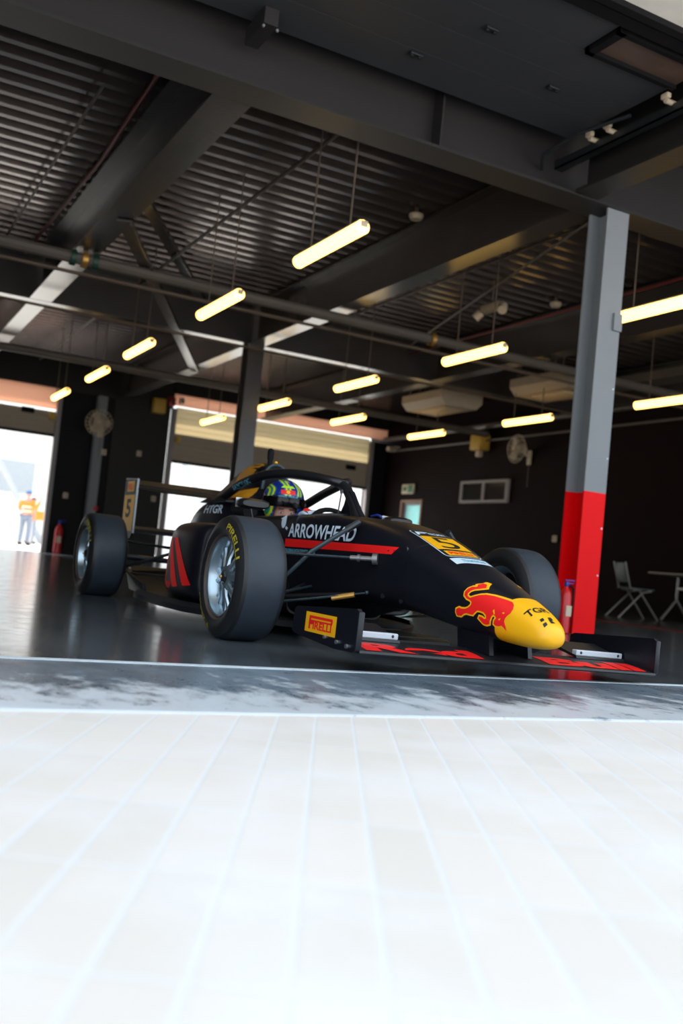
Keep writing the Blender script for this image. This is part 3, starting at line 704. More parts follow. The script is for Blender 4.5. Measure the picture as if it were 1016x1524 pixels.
# --- sidepods
pods = {}
for s in (-1, 1):
    pst = [(.80, .44, .12, .50, .22, .2), (.84, .455, .11, .53, .235, .215), (.98, .46, .105, .54, .245, .225), (1.25, .455, .105, .54, .245, .225), (1.42, .43, .105, .532, .235, .212), (1.62, .38, .105, .52, .225, .20), (1.85, .31, .105, .50, .21, .18), (2.15, .22, .11, .46, .19, .15), (2.5, .13, .12, .40, .15, .11)]
    mb = MB(); mb.rings([section(y, s*xc, a, b, c, d, n=5.2, k=48) for y, xc, a, b, c, d in crom(pst, 4)])
    pods[s] = mb.build('sidepod', 'black', car, ang=45)
    mb = MB(); mb.rings([section(.795, s*.45, .17, .50, .19, .18, n=5, k=32), section(.802, s*.45, .17, .50, .19, .18, n=5, k=32)]); mb.build('radiator_inlet', 'rubber', pods[s])
    mb = MB(); R_ = section(.795, s*.45, .15, .515, .215, .2, n=5, k=40); mb.tube(R_+[R_[0]], .012, 6, caps=False); mb.build('inlet_rim', 'black', pods[s])
# --- floor
out_ = [(.25, .26), (.45, .45), (.7, .62), (.95, .70), (1.3, .715), (1.75, .70), (2.05, .66), (2.25, .56), (2.4, .52)]
mb = MB(); poly = [(-x, y) for y, x in out_]+[(x, y) for y, x in out_[::-1]]; mb.prism(poly, 2, .045, .075)
for s in (-1, 1):
    mb.rings([[(s*x, y, .075), (s*(x-.03), y, .10), (s*(x-.035), y, .10), (s*(x-.015), y, .07)] for y, x in out_[2:7]])
mb.build('underfloor', 'carbon', car, ang=30)
mb = MB(); mb.prism([(-.3, -.12), (.3, -.12), (.26, .3), (-.26, .3)], 2, .05, .07); mb.prism([(-.2, -.3), (.2, -.3), (.3, -.12), (-.3, -.12)], 2, .052, .066); mb.build('splitter', 'carbon', car, ang=0)
for s in (-1, 1):
    mb = MB(); mb.rings([[(s*.22, -.45, .20), (s*.24, -.45, .205)], [(s*.22, -.1, .17), (s*.30, -.1, .19)], [(s*.25, .3, .13), (s*.34, .3, .15)]], caps=False)
    mb.bm.faces.ensure_lookup_table(); bmesh.ops.solidify(mb.bm, geom=mb.bm.faces[:], thickness=.006); mb.build('turning_vane', 'carbon', car)
    mb = MB(); mb.rings([[(s*.54, 2.15, .05), (s*.56, 2.15, .05), (s*.58, 2.15, .13), (s*.56, 2.15, .13)], [(s*.52, 2.6, .07), (s*.54, 2.6, .07), (s*.6, 2.5, .19), (s*.58, 2.5, .19)], [(s*.40, 2.95, .12), (s*.42, 2.95, .12), (s*.46, 2.95, .2), (s*.44, 2.95, .2)]]); mb.build('floor_kick', 'carbon', car)
mb = MB(); mb.rings([[(-.5, 2.35, .05), (.5, 2.35, .05), (.5, 2.35, .07), (-.5, 2.35, .07)], [(-.42, 3.1, .2), (.42, 3.1, .2), (.42, 3.1, .22), (-.42, 3.1, .22)]]); mb.build('diffuser', 'carbon', car, ang=0)
# gearbox and rear structure
mb = MB(); mb.rings([section(y, 0, a, b, c, d, n=4, k=24) for y, a, b, c, d in ((2.2, .12, .38, .16, .14), (2.75, .15, .38, .12, .1), (3.1, .2, .36, .08, .07))]); mb.build('gearbox', 'dark_metal', car)
# --- halo
hp = [(-.275, 1.82, .70), (-.275, 1.62, .735), (-.272, 1.35, .805), (-.245, 1.08, .85), (-.185, .90, .862), (-.118, .75, .853), (-.052, .62, .833), (0, .575, .82)]
hp = hp+[(-x, y, z) for x, y, z in hp[-2::-1]]
mb = MB(); mb.tube(crom(hp, 4), .031, 14, flat=.85)
mb.tube([(0, .59, .82), (0, .50, .78), (0, .41, .70), (0, .36, .64), (0, .33, .60)], [.028, .027, .028, .034, .045], 14); halo = mb.build('halo', 'halo', car)
mb = MB(); mb.prism([(.28, .62), (.56, .62), (.50, .70), (.47, .78), (.44, .77), (.37, .70)], 0, -.014, .014); mb.build('halo_fairing', 'black', halo)
for s in (-1, 1):
    mb = MB(); mb.rings([[(s*.23, y, z), (s*.31, y, z), (s*.30, y, z+h), (s*.24, y, z+h)] for y, z, h in ((1.5, .695, .01), (1.65, .695, .035), (1.85, .695, .03), (1.98, .695, .005))]); mb.build('halo_mount', 'black', halo)
# --- mirrors
for s in (-1, 1):
    mb = MB(); mb.rings([section(.66+dy, s*.45, .656-h, .656+h, w, w*.95, n=3, k=24) for dy, h, w in ((0, .016, .075), (.02, .027, .088), (.06, .029, .088), (.075, .025, .084))]); mr_ = mb.build('wing_mirror', 'halo', car)
    mb = MB(); mb.box((s*.45, .74, .658), (.17, .004, .05)); mb.build('mirror_glass', 'steel', mr_)
    mb = MB(); mb.tube([(s*.46, .70, .63), (s*.44, .70, .56), (s*.285, .7, .53)], .007, 6); mb.build('stay', 'dark_metal', mr_)
# steering wheel, screen
mb = MB(); mb.tube([(.12*math.cos(a), .66+.02*math.sin(a), .59+.085*math.sin(a)) for a in [2*PI*k/24 for k in range(25)]], .014, 8, caps=False); mb.box((0, .66, .60), (.16, .03, .09), bev=.01); mb.build('steering_wheel', 'rubber', car)
mb = MB(); mb.cyl((-.06, .47, .64), (-.055, .46, .76), .004, 6); mb.box((-.055, .46, .765), (.012, .012, .02)); mb.build('aerial', 'dark_metal', car)
mb = MB(); mb.tube([(.05, .3, .645), (.05, .24, .653), (.05, .2, .645)], .006, 8); mb.build('pitot_cover', 'blue', car)
# --- wheels
def wheel(x, y, r, w, s, rearw=False):
    """s = outward direction (-1 toward the camera side)"""
    h = w/2; rb = .181
    mb = MB()
    prof = [(h-.028, rb-.003, 2), (h-.012, rb+.004, 2), (h-.002, rb+.012, 1), (h+.006, rb+.035, 1), (h+.004, (rb+r)/2, 1), (h-.004, r-.028, 1), (h-.014, r-.012, 1), (h-.03, r-.0035, 0), (h-.06, r-.0005, 0), (0, r, 0)]
    P = [(a, b) for a, b, _ in prof]; mi = [m for _, _, m in prof[:-1]]
    full = P+[(-a, b) for a, b in P[-2::-1]]; mis = mi+mi[::-1]
    mb.lathe(full, n=96, mis=mis, sgn=s)
    # flat contact patch
    for v in mb.bm.verts:
        if v.co.y*0+v.co.z < -r+.004: v.co.z = -r+.004
    ty = mb.build('wheel', ['tyre', 'wall_rub', 'bead'], car, ang=30, loc=(x, y, r-.004))
    mb = MB(); mb.lathe([(h-.022, rb+.002), (h-.010, rb-.004), (h-.014, rb-.012), (h-.035, rb-.016), (h-.05, rb-.026), (h-.12, rb-.032), (-h+.05, rb-.028), (-h+.02, rb-.008), (-h+.022, rb)], n=72, sgn=s)
    rim = mb.build('rim', 'silver', ty, ang=40)
    mb = MB(); n = 8; hb = h-.068
    for k in range(n):
        a0 = 2*PI*k/n
        for da in (-.13, .13):
            pts = []
            for t, aa, xx, wd in ((.05, 0, .025, .014), (.085, .35, .022, .011), (.12, .8, .012, .010), (rb-.024, 1.15, .006, .014)):
                a = a0+da*aa; pts.append(((hb+xx)*s, t*math.cos(a), t*math.sin(a)))
            mb.tube(pts, [.017, .0125, .0115, .016], 8)
    mb.lathe([(hb+.0, .062), (hb+.03, .06), (hb+.04, .045), (hb+.04, .03)], n=32, sgn=s); mb.build('spokes', 'silver', ty)
    mb = MB(); mb.lathe([(hb+.03, .03), (hb+.042, .032), (hb+.05, .024), (hb+.054, .012), (hb+.054, 0.0)], n=6, sgn=s); mb.build('wheel_nut', 'dark_metal', ty, ang=20)
    mb = MB(); mb.lathe([(hb+.054, .0), (hb+.055, .009), (hb+.062, .006), (hb+.062, 0)], n=12, sgn=s); mb.build('valve_pin', 'gold', ty)
    mb = MB(); mb.lathe([(hb-.028, .02), (hb-.028, .138), (hb-.04, .138), (hb-.04, .02)], n=40, sgn=s); mb.build('spoke_gap_shade', 'rubber', ty)  # dark disc added behind the spokes so their gaps look shaded
    mb = MB(); mb.lathe([(-.0, .03), (-.0, .13), (-.012, .13), (-.012, .03)], n=40, sgn=s); mb.box((0*s, .0, .12), (.05, .1, .06), bev=.01); mb.build('brake_disc', 'dark_metal', ty)
    # sidewall lettering
    tr = bvh(ty)
    for txt, ang0, span in (('PIRELLI', .85, .95), ('P ZERO', .85+PI, .95)):
        hgt = .027; ln = span*(r-.05)
        bm = flat_mesh('text', txt, .015, .008, 0, (ln, hgt))
        rm = (rb+r)/2-hgt/2+.002
        def fn(u, v, ang0=ang0, ln=ln, rm=rm):
            a = ang0-(u/ln-.5)*span          # clockwise when seen from outside
            rad = rm+v
            yy = rad*math.cos(a)*(1 if s < 0 else -1)*-1
            return ((h+.3)*s, yy, rad*math.sin(a))
        lay(bm, fn, tr, (-s, 0, 0), .0012, 'tyre_lettering', 'tyreY', ty)
    return ty
TF, TR_ = .7525, .73
wheel(-TF, 0, .28, .225, -1); wheel(TF+.02, 0, .28, .225, 1)
wheel(-TR_, 2.75, .288, .255, -1); wheel(TR_, 2.75, .288, .255, 1)
# --- suspension
def arm(name, pts, r, m, flat=None, n=8):
    mb = MB(); mb.tube(pts, r, n, flat=flat); return mb.build(name, m, car)
for s in (-1, 1):
    a = arm('upper_wishbone', [(s*.66, .02, .405), (s*.45, -.14, .412), (s*.27, -.29, .42)], [.010, .011, .009], 'bluearm', .6)
    mb = MB(); mb.cyl((s*.335, -.235, .417), (s*.25, -.305, .421), .011, 10); mb.cyl((s*.256, -.30, .42), (s*.238, -.315, .421), .026, 16); mb.cyl((s*.31, -.255, .418), (s*.30, -.263, .418), .017, 12); mb.build('pivot', 'fitting', a)
    arm('upper_wishbone', [(s*.66, .03, .40), (s*.45, .20, .41), (s*.28, .33, .425)], .010, 'bluearm', .6)
    a = arm('lower_wishbone', [(s*.64, .02, .17), (s*.42, -.12, .22), (s*.25, -.26, .265)], [.010, .011, .008], 'bluearm', .6)
    mb = MB(); mb.cyl((s*.37, -.16, .226), (s*.29, -.225, .252), .0125, 10); mb.build('sleeve', 'gold', a)
    mb = MB(); mb.ell((s*.25, -.265, .267), (.010, .010, .010), 10); mb.build('pivot', 'bluearm', a)
    arm('lower_wishbone', [(s*.64, .04, .17), (s*.42, .2, .23), (s*.27, .34, .27)], .010, 'dark_metal', .6)
    a = arm('push_rod', [(s*.64, -.0, .20), (s*.45, -.07, .43), (s*.262, -.12, .575)], [.009, .011, .010], 'bluearm')
    mb = MB(); mb.cyl((s*.30, -.105, .545), (s*.245, -.125, .59), .017, 10); mb.build('rod_end', 'dark_metal', a)
    arm('track_rod', [(s*.64, .09, .19), (s*.28, .25, .26)], .007, 'bluearm')
    mb = MB(); mb.box((s*.655, 0, .28), (.05, .09, .27), bev=.015); mb.build('upright', 'dark_metal', car)
    mb = MB(); mb.tube([(s*.60, .04, .20), (s*.5, -.02, .215), (s*.38, -.09, .235), (s*.29, -.2, .25)], .011, 8); mb.build('brake_hose', 'rubber', car)
    # rear
    for p, q, rr_ in (((s*.62, 2.7, .40), (s*.14, 2.35, .37), .012), ((s*.62, 2.8, .40), (s*.12, 2.95, .37), .012), ((s*.62, 2.7, .18), (s*.14, 2.25, .18), .014), ((s*.62, 2.82, .18), (s*.1, 3.0, .2), .014)):
        arm('rear_wishbone', [p, q], rr_, 'dark_metal', .6)
    arm('rear_push_rod', [(s*.6, 2.72, .2), (s*.2, 2.45, .38)], .012, 'dark_metal'); arm('drive_shaft', [(s*.62, 2.75, .29), (s*.12, 2.75, .28)], .02, 'dark_metal')
# --- front wing
fwg = MB()
def foil(mb, x0, x1, pts): mb.prism(pts, 0, x0, x1)
foil(fwg, -.715, .715, [(-1.085, .062), (-1.08, .070), (-1.0, .083), (-.86, .096), (-.85, .092), (-1.0, .066), (-1.07, .056)])
wing = fwg.build('front_wing', 'carbon', car, ang=25)
for s in (-1, 1):
    mb = MB(); foil(mb, s*.44, s*.712, [(-.90, .094), (-.895, .104), (-.80, .125), (-.70, .15), (-.695, .146), (-.79, .114)]); mb.build('wing_flap', 'carbon', wing, ang=25)
    mb = MB(); mb.box((s*.575, -.875, .116), (.26, .03, .024), bev=.004); mb.build('flap_plate', 'greyW', wing, ang=0)
    for bxx in (.47, .68):
        mb = MB(); mb.ell((s*bxx, -.891, .117), (.006, .004, .006), 8); mb.build('bolt', 'dark_metal', wing)
    mb = MB(); ep = [(-1.075, .07), (-1.07, .205), (-1.055, .215), (-.56, .186), (-.535, .175), (-.53, .085), (-.56, .076), (-.9, .055), (-1.05, .058)]
    mb.prism(ep, 0, s*.712, s*.728); mb.box((s*.72, -1.074, .137), (.026, .014, .14), bev=.006); e_ = mb.build('wing_endplate', 'black', wing, ang=30)
    if s < 0:
        d = text_box(e_, 'x', (0, 0, 0), (0, -1, 0), (0, 0, 1), (.01, .01), 'yellow', 'tmp'); bpy.data.objects.remove(d)
        bm = flat_mesh('curve', rect(.262, .077)); 
        for v in bm.verts: v.co = Vector((-.7295, -.648-v.co.x, .095+v.co.y))
        me = bpy.data.meshes.new('sponsor_sticker'); bm.to_mesh(me); bm.free(); me.materials.append(M['yellow']); st = bpy.data.objects.new('sponsor_sticker', me); COL.objects.link(st); st.parent = e_
        text_box(e_, 'IRELLI', (-.7305, -.648-.069, .108), (0, -1, 0), (0, 0, 1), (.158, .029), 'red', 'sponsor_lettering', .03)
        bm = flat_mesh('curve', [[(0, 0), (.014, 0), (.014, .018), (.034, .018), (.046, .03), (.196, .03), (.2, .036), (.2, .047), (.196, .052), (0, .052)], [(.016, .036), (.186, .036), (.186, .042), (.016, .042)]])
        for v in bm.verts: v.co = Vector((-.7305, -.648-.033-v.co.x, .107+v.co.y))
        me = bpy.data.meshes.new('sponsor_lettering'); bm.to_mesh(me); bm.free(); me.materials.append(M['red']); st = bpy.data.objects.new('sponsor_lettering', me); COL.objects.link(st); st.parent = e_
        for yy, zz in ((-.83, .09), (-.93, .082), (-1.01, .076)):
            mb = MB(); mb.cyl((-.728, yy, zz), (-.736, yy, zz), .008, 10); mb.build('bolt', 'steel', e_)
    mb = MB(); mb.prism([(-1.02, .085), (-.80, .095), (-.78, .19), (-1.0, .17)], 0, s*.085, s*.105); mb.build('wing_pylon', 'black', wing, ang=0)
wt = bvh(wing)
for txt, xc in (('Red', -.42), ('Bull', .42)):
    bm = flat_mesh('text', txt, .05, .03, .0, (.52, .125))
    lay(bm, lambda u, v, xc=xc: (xc-.26+u, -1.07+v, .3), wt, (0, 0, -1), .0015, 'wing_lettering', 'red', wing)
wing.rotation_euler = (0, .021, 0)
# --- rear wing
rw = MB()
foil(rw, -.455, .455, [(2.98, .80), (3.0, .825), (3.1, .84), (3.2, .87), (3.2, .862), (3.1, .815)])
rwing = rw.build('rear_wing', 'carbon', car, ang=25)
mb = MB(); foil(mb, -.455, .455, [(2.93, .785), (2.95, .80), (3.0, .81), (3.0, .80), (2.96, .78)]); mb.build('upper_element', 'carbon', rwing, ang=25)
mb = MB(); foil(mb, -.455, .455, [(3.0, .47), (3.02, .495), (3.22, .52), (3.22, .51), (3.05, .465)]); mb.build('beam_element', 'carbon', rwing, ang=25)
for s in (-1, 1):
    mb = MB(); mb.prism([(2.95, .86), (2.97, .87), (3.25, .87), (3.27, .85), (3.27, .56), (3.2, .47), (3.1, .42), (3.0, .42), (2.95, .47)], 0, s*.455, s*.467); e_ = mb.build('wing_endplate', 'carbon', rwing, ang=0)
    if s < 0:
        for poly, m_, o_ in (([[(0, 0), (.28, 0), (.28, .27), (0, .27)]], 'ochre', .4685), ([[(.05, .295), (.24, .295), (.24, .375), (.05, .375)]], 'ochre', .4685)):
            bm = flat_mesh('curve', poly)
            for v in bm.verts: v.co = Vector((-o_, 3.25-v.co.x, .475+v.co.y))
            me = bpy.data.meshes.new('number_panel'); bm.to_mesh(me); bm.free(); me.materials.append(M['yellow']); q = bpy.data.objects.new('number_panel', me); COL.objects.link(q); q.parent = e_
        text_box(e_, '5', (-.4695, 3.18, .575), (0, -1, 0), (0, 0, 1), (.13, .14), 'ink', 'race_number', .03)
        text_box(e_, 'PIRELLI', (-.4695, 3.18, .785), (0, -1, 0), (0, 0, 1), (.14, .045), 'red', 'sponsor_lettering', .02)
        mb = MB(); mb.tube([(-.461, 2.95, .46), (-.461, 2.95, .86), (-.461, 3.26, .87)], .009, 8); mb.build('edge_trim', 'extgrey', e_)
mb = MB(); mb.box((0, 3.25, .33), (.09, .03, .12), bev=.01); mb.build('rain_light', 'pipered', car)
# --- artwork on the bodywork
side = bvh(nose, mono, tub)
LX = (1, 0, 0)
def sfn(y0, z0, dz=0., L=1.): return lambda u, v: (-1.5, y0-u, z0+v+dz*u/L)
def side_art(kind, data, y0, z0, size, m, par, nm, bold=0., shear=0., dz=0., off=.0015, grid=.03, tree=None):
    bm = flat_mesh(kind, data, bold, grid, shear, size); return lay(bm, sfn(y0, z0, dz, size[0] if size else 1.), tree or side, LX, off, nm, m, par)
side_art('text', 'ARROWHEAD', .58, .500, (.665, .072), 'white', mono, 'sponsor_lettering', .022, .0, dz=-.008)
side_art('curve', [[(0, 0), (1.035, -.008), (1.005, -.042), (0, -.042)]], .61, .490, None, 'red', mono, 'side_stripe', off=.001)
side_art('text', 'GLOBALHOLDINGS.COM', .60, .420, (.34, .018), 'cyan', mono, 'sponsor_lettering', .03, 0)
side_art('curve', [[(.045+.03*math.cos(a), .035+.035*math.sin(a)) for a in [2*PI*k/16 for k in range(16)]], [(.0, .05), (.03, .06), (.02, .075)], [(.07, .0), (.10, -.012), (.095, -.004), (.11, .0), (.08, .012)]], .70, .545, None, 'white', mono, 'sponsor_emblem')
for yy, zz in ((-.47, .475), (-.49, .25), (-.36, .262)):
    h_ = side.ray_cast(Vector((-1.5, yy, zz)), Vector((1, 0, 0)))
    if h_[0]: q = MB(); q.cyl(h_[0]+Vector((.004, 0, 0)), h_[0]-Vector((.004, 0, 0)), .012, 12); q.build('panel_screw', 'dark_metal', mono)
bull = [(-.913,.354),(-.924,.361),(-.941,.357),(-.955,.344),(-.94,.34),(-.92,.336),(-.905,.328),(-.897,.317),(-.899,.307),(-.914,.3),(-.931,.307),(-.954,.315),(-.977,.319),(-1.01,.317),(-1.038,.313),(-1.065,.308),(-1.093,.302),(-1.11,.291),(-1.12,.276),(-1.119,.259),(-1.109,.249),(-1.102,.238),(-1.101,.226),(-1.109,.211),(-1.115,.191),(-1.101,.203),(-1.091,.21),(-1.078,.206),(-1.061,.206),(-1.052,.212),(-1.053,.225),(-1.061,.235),(-1.053,.244),(-1.044,.247),(-1.037,.239),(-1.034,.229),(-1.031,.219),(-1.031,.209),(-1.016,.205),(-1.0,.207),(-.988,.216),(-.975,.226),(-.978,.233),(-.993,.231),(-1.004,.225),(-1.013,.228),(-1.011,.24),(-.997,.251),(-.98,.254),(-.963,.255),(-.953,.246),(-.944,.236),(-.927,.237),(-.909,.239),(-.896,.235),(-.881,.225),(-.859,.226),(-.853,.238),(-.854,.25),(-.868,.257),(-.88,.254),(-.9,.255),(-.915,.261),(-.927,.272),(-.928,.285),(-.917,.292),(-.899,.297),(-.884,.308),(-.881,.322),(-.888,.335),(-.901,.344),(-.917,.345),(-.919,.349)]
ng = bvh(nose)
eyes = [[(-1.088, .262), (-1.096, .258), (-1.09, .254), (-1.083, .257)], [(-1.07, .232), (-1.083, .238), (-1.079, .228)], [(-1.045, .268), (-1.052, .25), (-1.048, .247), (-1.038, .262)]]
for s in (-1, 1):
    flip = [[(-y, z) for y, z in bull]]
    for nm, bold, m_, off in (('bull_emblem_outline', .0065, 'yellow', .001), ('bull_emblem', 0., 'red', .002)):
        bm = flat_mesh('curve', flip+([[(-y, z) for y, z in e] for e in eyes] if not bold else []), bold, .02)
        lay(bm, (lambda u, v, s=s: (s*.6, -u, v)), ng, (-s, 0, 0), off, nm, m_, nose)
# number plate on the top of the nose
UP = (0, 0, -1); both = bvh(nose, mono)
def top_art(kind, data, x0, y0, size, m, nm, bold=0., off=.0015, grid=.02, par=nose):
    bm = flat_mesh(kind, data, bold, grid, 0, size); return lay(bm, lambda u, v: (x0+u, y0+v, 1.), both, UP, off, nm, m, par)
def rr_rect(w, h, r):
    P = []
    for cx_, cy_, a0 in ((w-r, h-r, 0), (r, h-r, 90), (r, r, 180), (w-r, r, 270)):
        for k in range(5): a = math.radians(a0+k*22.5); P.append((cx_+r*math.cos(a), cy_+r*math.sin(a)))
    return [P]
top_art('curve', rr_rect(.19, .35, .03), -.098, -.66, None, 'white', 'number_plate_border', off=.001)
top_art('curve', rr_rect(.18, .34, .026), -.093, -.655, None, 'ink', 'number_plate', off=.0018)
top_art('curve', rect(.18, .165), -.093, -.575, None, 'yellow', 'number_panel', off=.0025)
top_art('curve', rect(.15, .055), -.078, -.648, None, 'yellow', 'number_panel', off=.0025)
top_art('text', '5', -.053, -.562, (.105, .14), 'ink', 'race_number', 0, off=.0032)
top_art('text', 'TROPHY', -.02, -.388, (.095, .038), 'white', 'series_lettering', .02, off=.0028)
top_art('curve', [[(0, 0), (.012, 0), (.02, .02), (.05, .02), (.055, .03), (.025, .03), (.03, .037), (.07, .037), (.075, .05), (.01, .05)]], -.088, -.392, None, 'white', 'series_emblem', off=.0028)
top_art('text', 'PIRELLI', -.063, -.637, (.12, .034), 'red', 'sponsor_lettering', .03, off=.0032)
top_art('curve', rect(.185, .06), -.098, -.735, None, 'white', 'sponsor_sticker', off=.0015)
top_art('text', 'TEAMWEAR', -.055, -.72, (.125, .028), 'cyan', 'sponsor_lettering', .02, off=.0022)
top_art('text', 'TGR', -.072, -1.20, (.10, .034), 'ink', 'sponsor_lettering', .02)
top_art('curve', [[(0, 0), (.014, 0), (.014, .012), (0, .012)], [(0, .02), (.014, .02), (.014, .032), (0, .032)], [(.03, 0), (.05, .0), (.04, .014), (.05, .014), (.05, .03), (.036, .03), (.03, .014)]], -.045, -1.262, None, 'ink', 'sponsor_emblem')
# sidepod letters
pt = bvh(pods[-1])
def pod(poly, nm='sidepod_lettering'):
    bm = flat_mesh('curve', poly, 0, .03)
    for v in bm.verts: v.co.x = v.co.x
    return lay(bm, lambda u, v: (-1.5, -u, v), pt, LX, .0015, nm, 'red', pods[-1])
pod([[(-1.248, .442), (-1.175, .445), (-.873, .193), (-.987, .182)]]); pod([[(-1.361, .439), (-1.288, .441), (-1.07, .174), (-1.171, .166)]])
pod([[(-1.33, .33), (-1.39, .33), (-1.40, .2), (-1.37, .165), (-1.30, .15), (-1.236, .16), (-1.20, .19), (-1.27, .195), (-1.31, .19), (-1.345, .21)]])
pod([[(-1.41, .33), (-1.47, .33), (-1.49, .2), (-1.44, .16), (-1.42, .17), (-1.44, .21)]])
# engine cover art
et = bvh(eng)
def eart(kind, data, fn, m_, nm, bold=0., size=None, shear=0., off=.002):
    bm = flat_mesh(kind, data, bold, .03, shear, size); return lay(bm, fn, et, LX, off, nm, m_, eng)
eart('curve', [[(-1.58, .955), (-1.66, .975), (-1.95, .93), (-2.02, .83), (-1.80, .80), (-1.7, .86)]], lambda u, v: (-1.5, -u, v), 'ochre', 'side_patch')
eart('curve', [[(-1.45, .82), (-1.70, .77), (-1.75, .72), (-1.5, .73)]], lambda u, v: (-1.5, -u, v), 'ochre', 'side_patch')
eart('curve', [[(-1.95, .76), (-2.06, .73), (-2.2, .68), (-2.3, .60), (-2.2, .60), (-2.08, .67)]], lambda u, v: (-1.5, -u, v), 'ochre', 'side_patch')
eart('curve', [[(-1.85, .83), (-1.99, .78), (-2.0, .76), (-1.8, .79)]], lambda u, v: (-1.5, -u, v), 'red', 'side_patch')
eart('text', 'HTGR', lambda u, v: (-1.5, 1.92-u, .625+v), 'white', 'sponsor_lettering', .03, (.30, .055), .15)
ht = bvh(halo)
bm = flat_mesh('text', 'SAINTELOC', .03, .02, 0, (.22, .024)); lay(bm, lambda u, v: (-1.5, 1.42-u, .765+v+.19*u), ht, LX, .001, 'sponsor_lettering', 'cyan', halo)

# ================================================================== DRIVER
dr = thing('person', 'racing driver in a blue and lime helmet seated in the black car, eyes showing', 'person', (CX, CY+1.3, .12))
O = Vector((0, 1.3, .12))
def J(x, y, z): return (x, y-O.y, z-O.z)
# continuous body: pelvis, chest, neck, head, arms, legs
bv = [J(0, 1.42, .22), J(0, 1.46, .42), J(0, 1.42, .54), J(0, 1.37, .61), J(-.15, 1.40, .53), J(-.225, 1.15, .50), J(-.105, .86, .62), J(.15, 1.40, .53), J(.225, 1.15, .50), J(.105, .86, .62),
      J(-.1, 1.25, .22), J(-.11, .85, .36), J(-.09, .42, .26), J(-.09, .34, .34), J(.1, 1.25, .22), J(.11, .85, .36), J(.09, .42, .26), J(.09, .34, .34)]
be = [(0, 1), (1, 2), (2, 3), (2, 4), (4, 5), (5, 6), (2, 7), (7, 8), (8, 9), (0, 10), (10, 11), (11, 12), (12, 13), (0, 14), (14, 15), (15, 16), (16, 17)]
brad = [.11, .115, .09, .052, .055, .038, .024, .055, .038, .024, .072, .05, .034, .025, .072, .05, .034, .025]
me = skin(bv, be, brad); body = mesh_obj('body', me, ['skin', 'eyew', 'hair'], dr)
# head with face joined into the body mesh (faces -Y, turned slightly to the camera)
def head_bm(c, rz=0., s=1., tilt=0.):
    bm = bmesh.new(); bmesh.ops.create_uvsphere(bm, u_segments=32, v_segments=24, radius=1)
    for v in bm.verts:
        x, y, z = v.co; w = .076; 
        jaw = 1-.28*max(0, -z)**1.3
        X_, Y_, Z_ = x*w*jaw, y*.096*(1-.12*max(0, -z)), z*.118
        g = lambda px, pz, sx, sz: math.exp(-((x-px)/sx)**2-((z-pz)/sz)**2)
        if y < 0:
            Y_ -= .022*g(0, -.22, .16, .16)+.010*g(0, -.02, .10, .28)    # nose
            Y_ += .012*(g(-.38, .08, .22, .14)+g(.38, .08, .22, .14))    # sockets
            Y_ -= .006*(g(-.38, .28, .3, .09)+g(.38, .28, .3, .09))      # brow
            Y_ -= .007*g(0, -.52, .25, .07)+.006*g(0, -.62, .22, .06); Y_ += .005*g(0, -.57, .25, .03)
            Y_ -= .008*g(0, -.85, .3, .15)
        v.co = (X_, Y_, Z_)
    for f in bm.faces: f.smooth = True
    def add(c_, d, mi):
        r = bmesh.ops.create_uvsphere(bm, u_segments=12, v_segments=8, radius=1); bmesh.ops.scale(bm, vec=d, verts=r['verts']); bmesh.ops.translate(bm, vec=c_, verts=r['verts'])
        for f in {f for v in r['verts'] for f in v.link_faces}: f.material_index = mi; f.smooth = True
    for s_ in (-1, 1):
        add((s_*.031, -.083, .010), (.013, .010, .006), 1); add((s_*.031, -.092, .010), (.0052, .003, .0052), 2); add((s_*.032, -.094, .031), (.018, .004, .004), 2)
        add((s_*.078, .005, -.005), (.008, .018, .03), 0)
    R = Matrix.Rotation(rz, 4, 'Z') @ Matrix.Rotation(tilt, 4, 'X')
    bmesh.ops.transform(bm, matrix=Matrix.Translation(c) @ R @ Matrix.Scale(s, 4), verts=bm.verts[:]); return bm
def join_bm(o, bm):
    b = bmesh.new(); b.from_mesh(o.data); t = bpy.data.meshes.new('t'); bm.to_mesh(t); b.from_mesh(t); bm.free(); bpy.data.meshes.remove(t); b.to_mesh(o.data); b.free()
HC = Vector(J(0, 1.31, .646)); HR = math.radians(-14)
join_bm(body, head_bm(HC, HR))
me = skin(bv, be, [r*1.13+.006 for r in brad]); mesh_obj('race_suit', me, 'suit', dr)
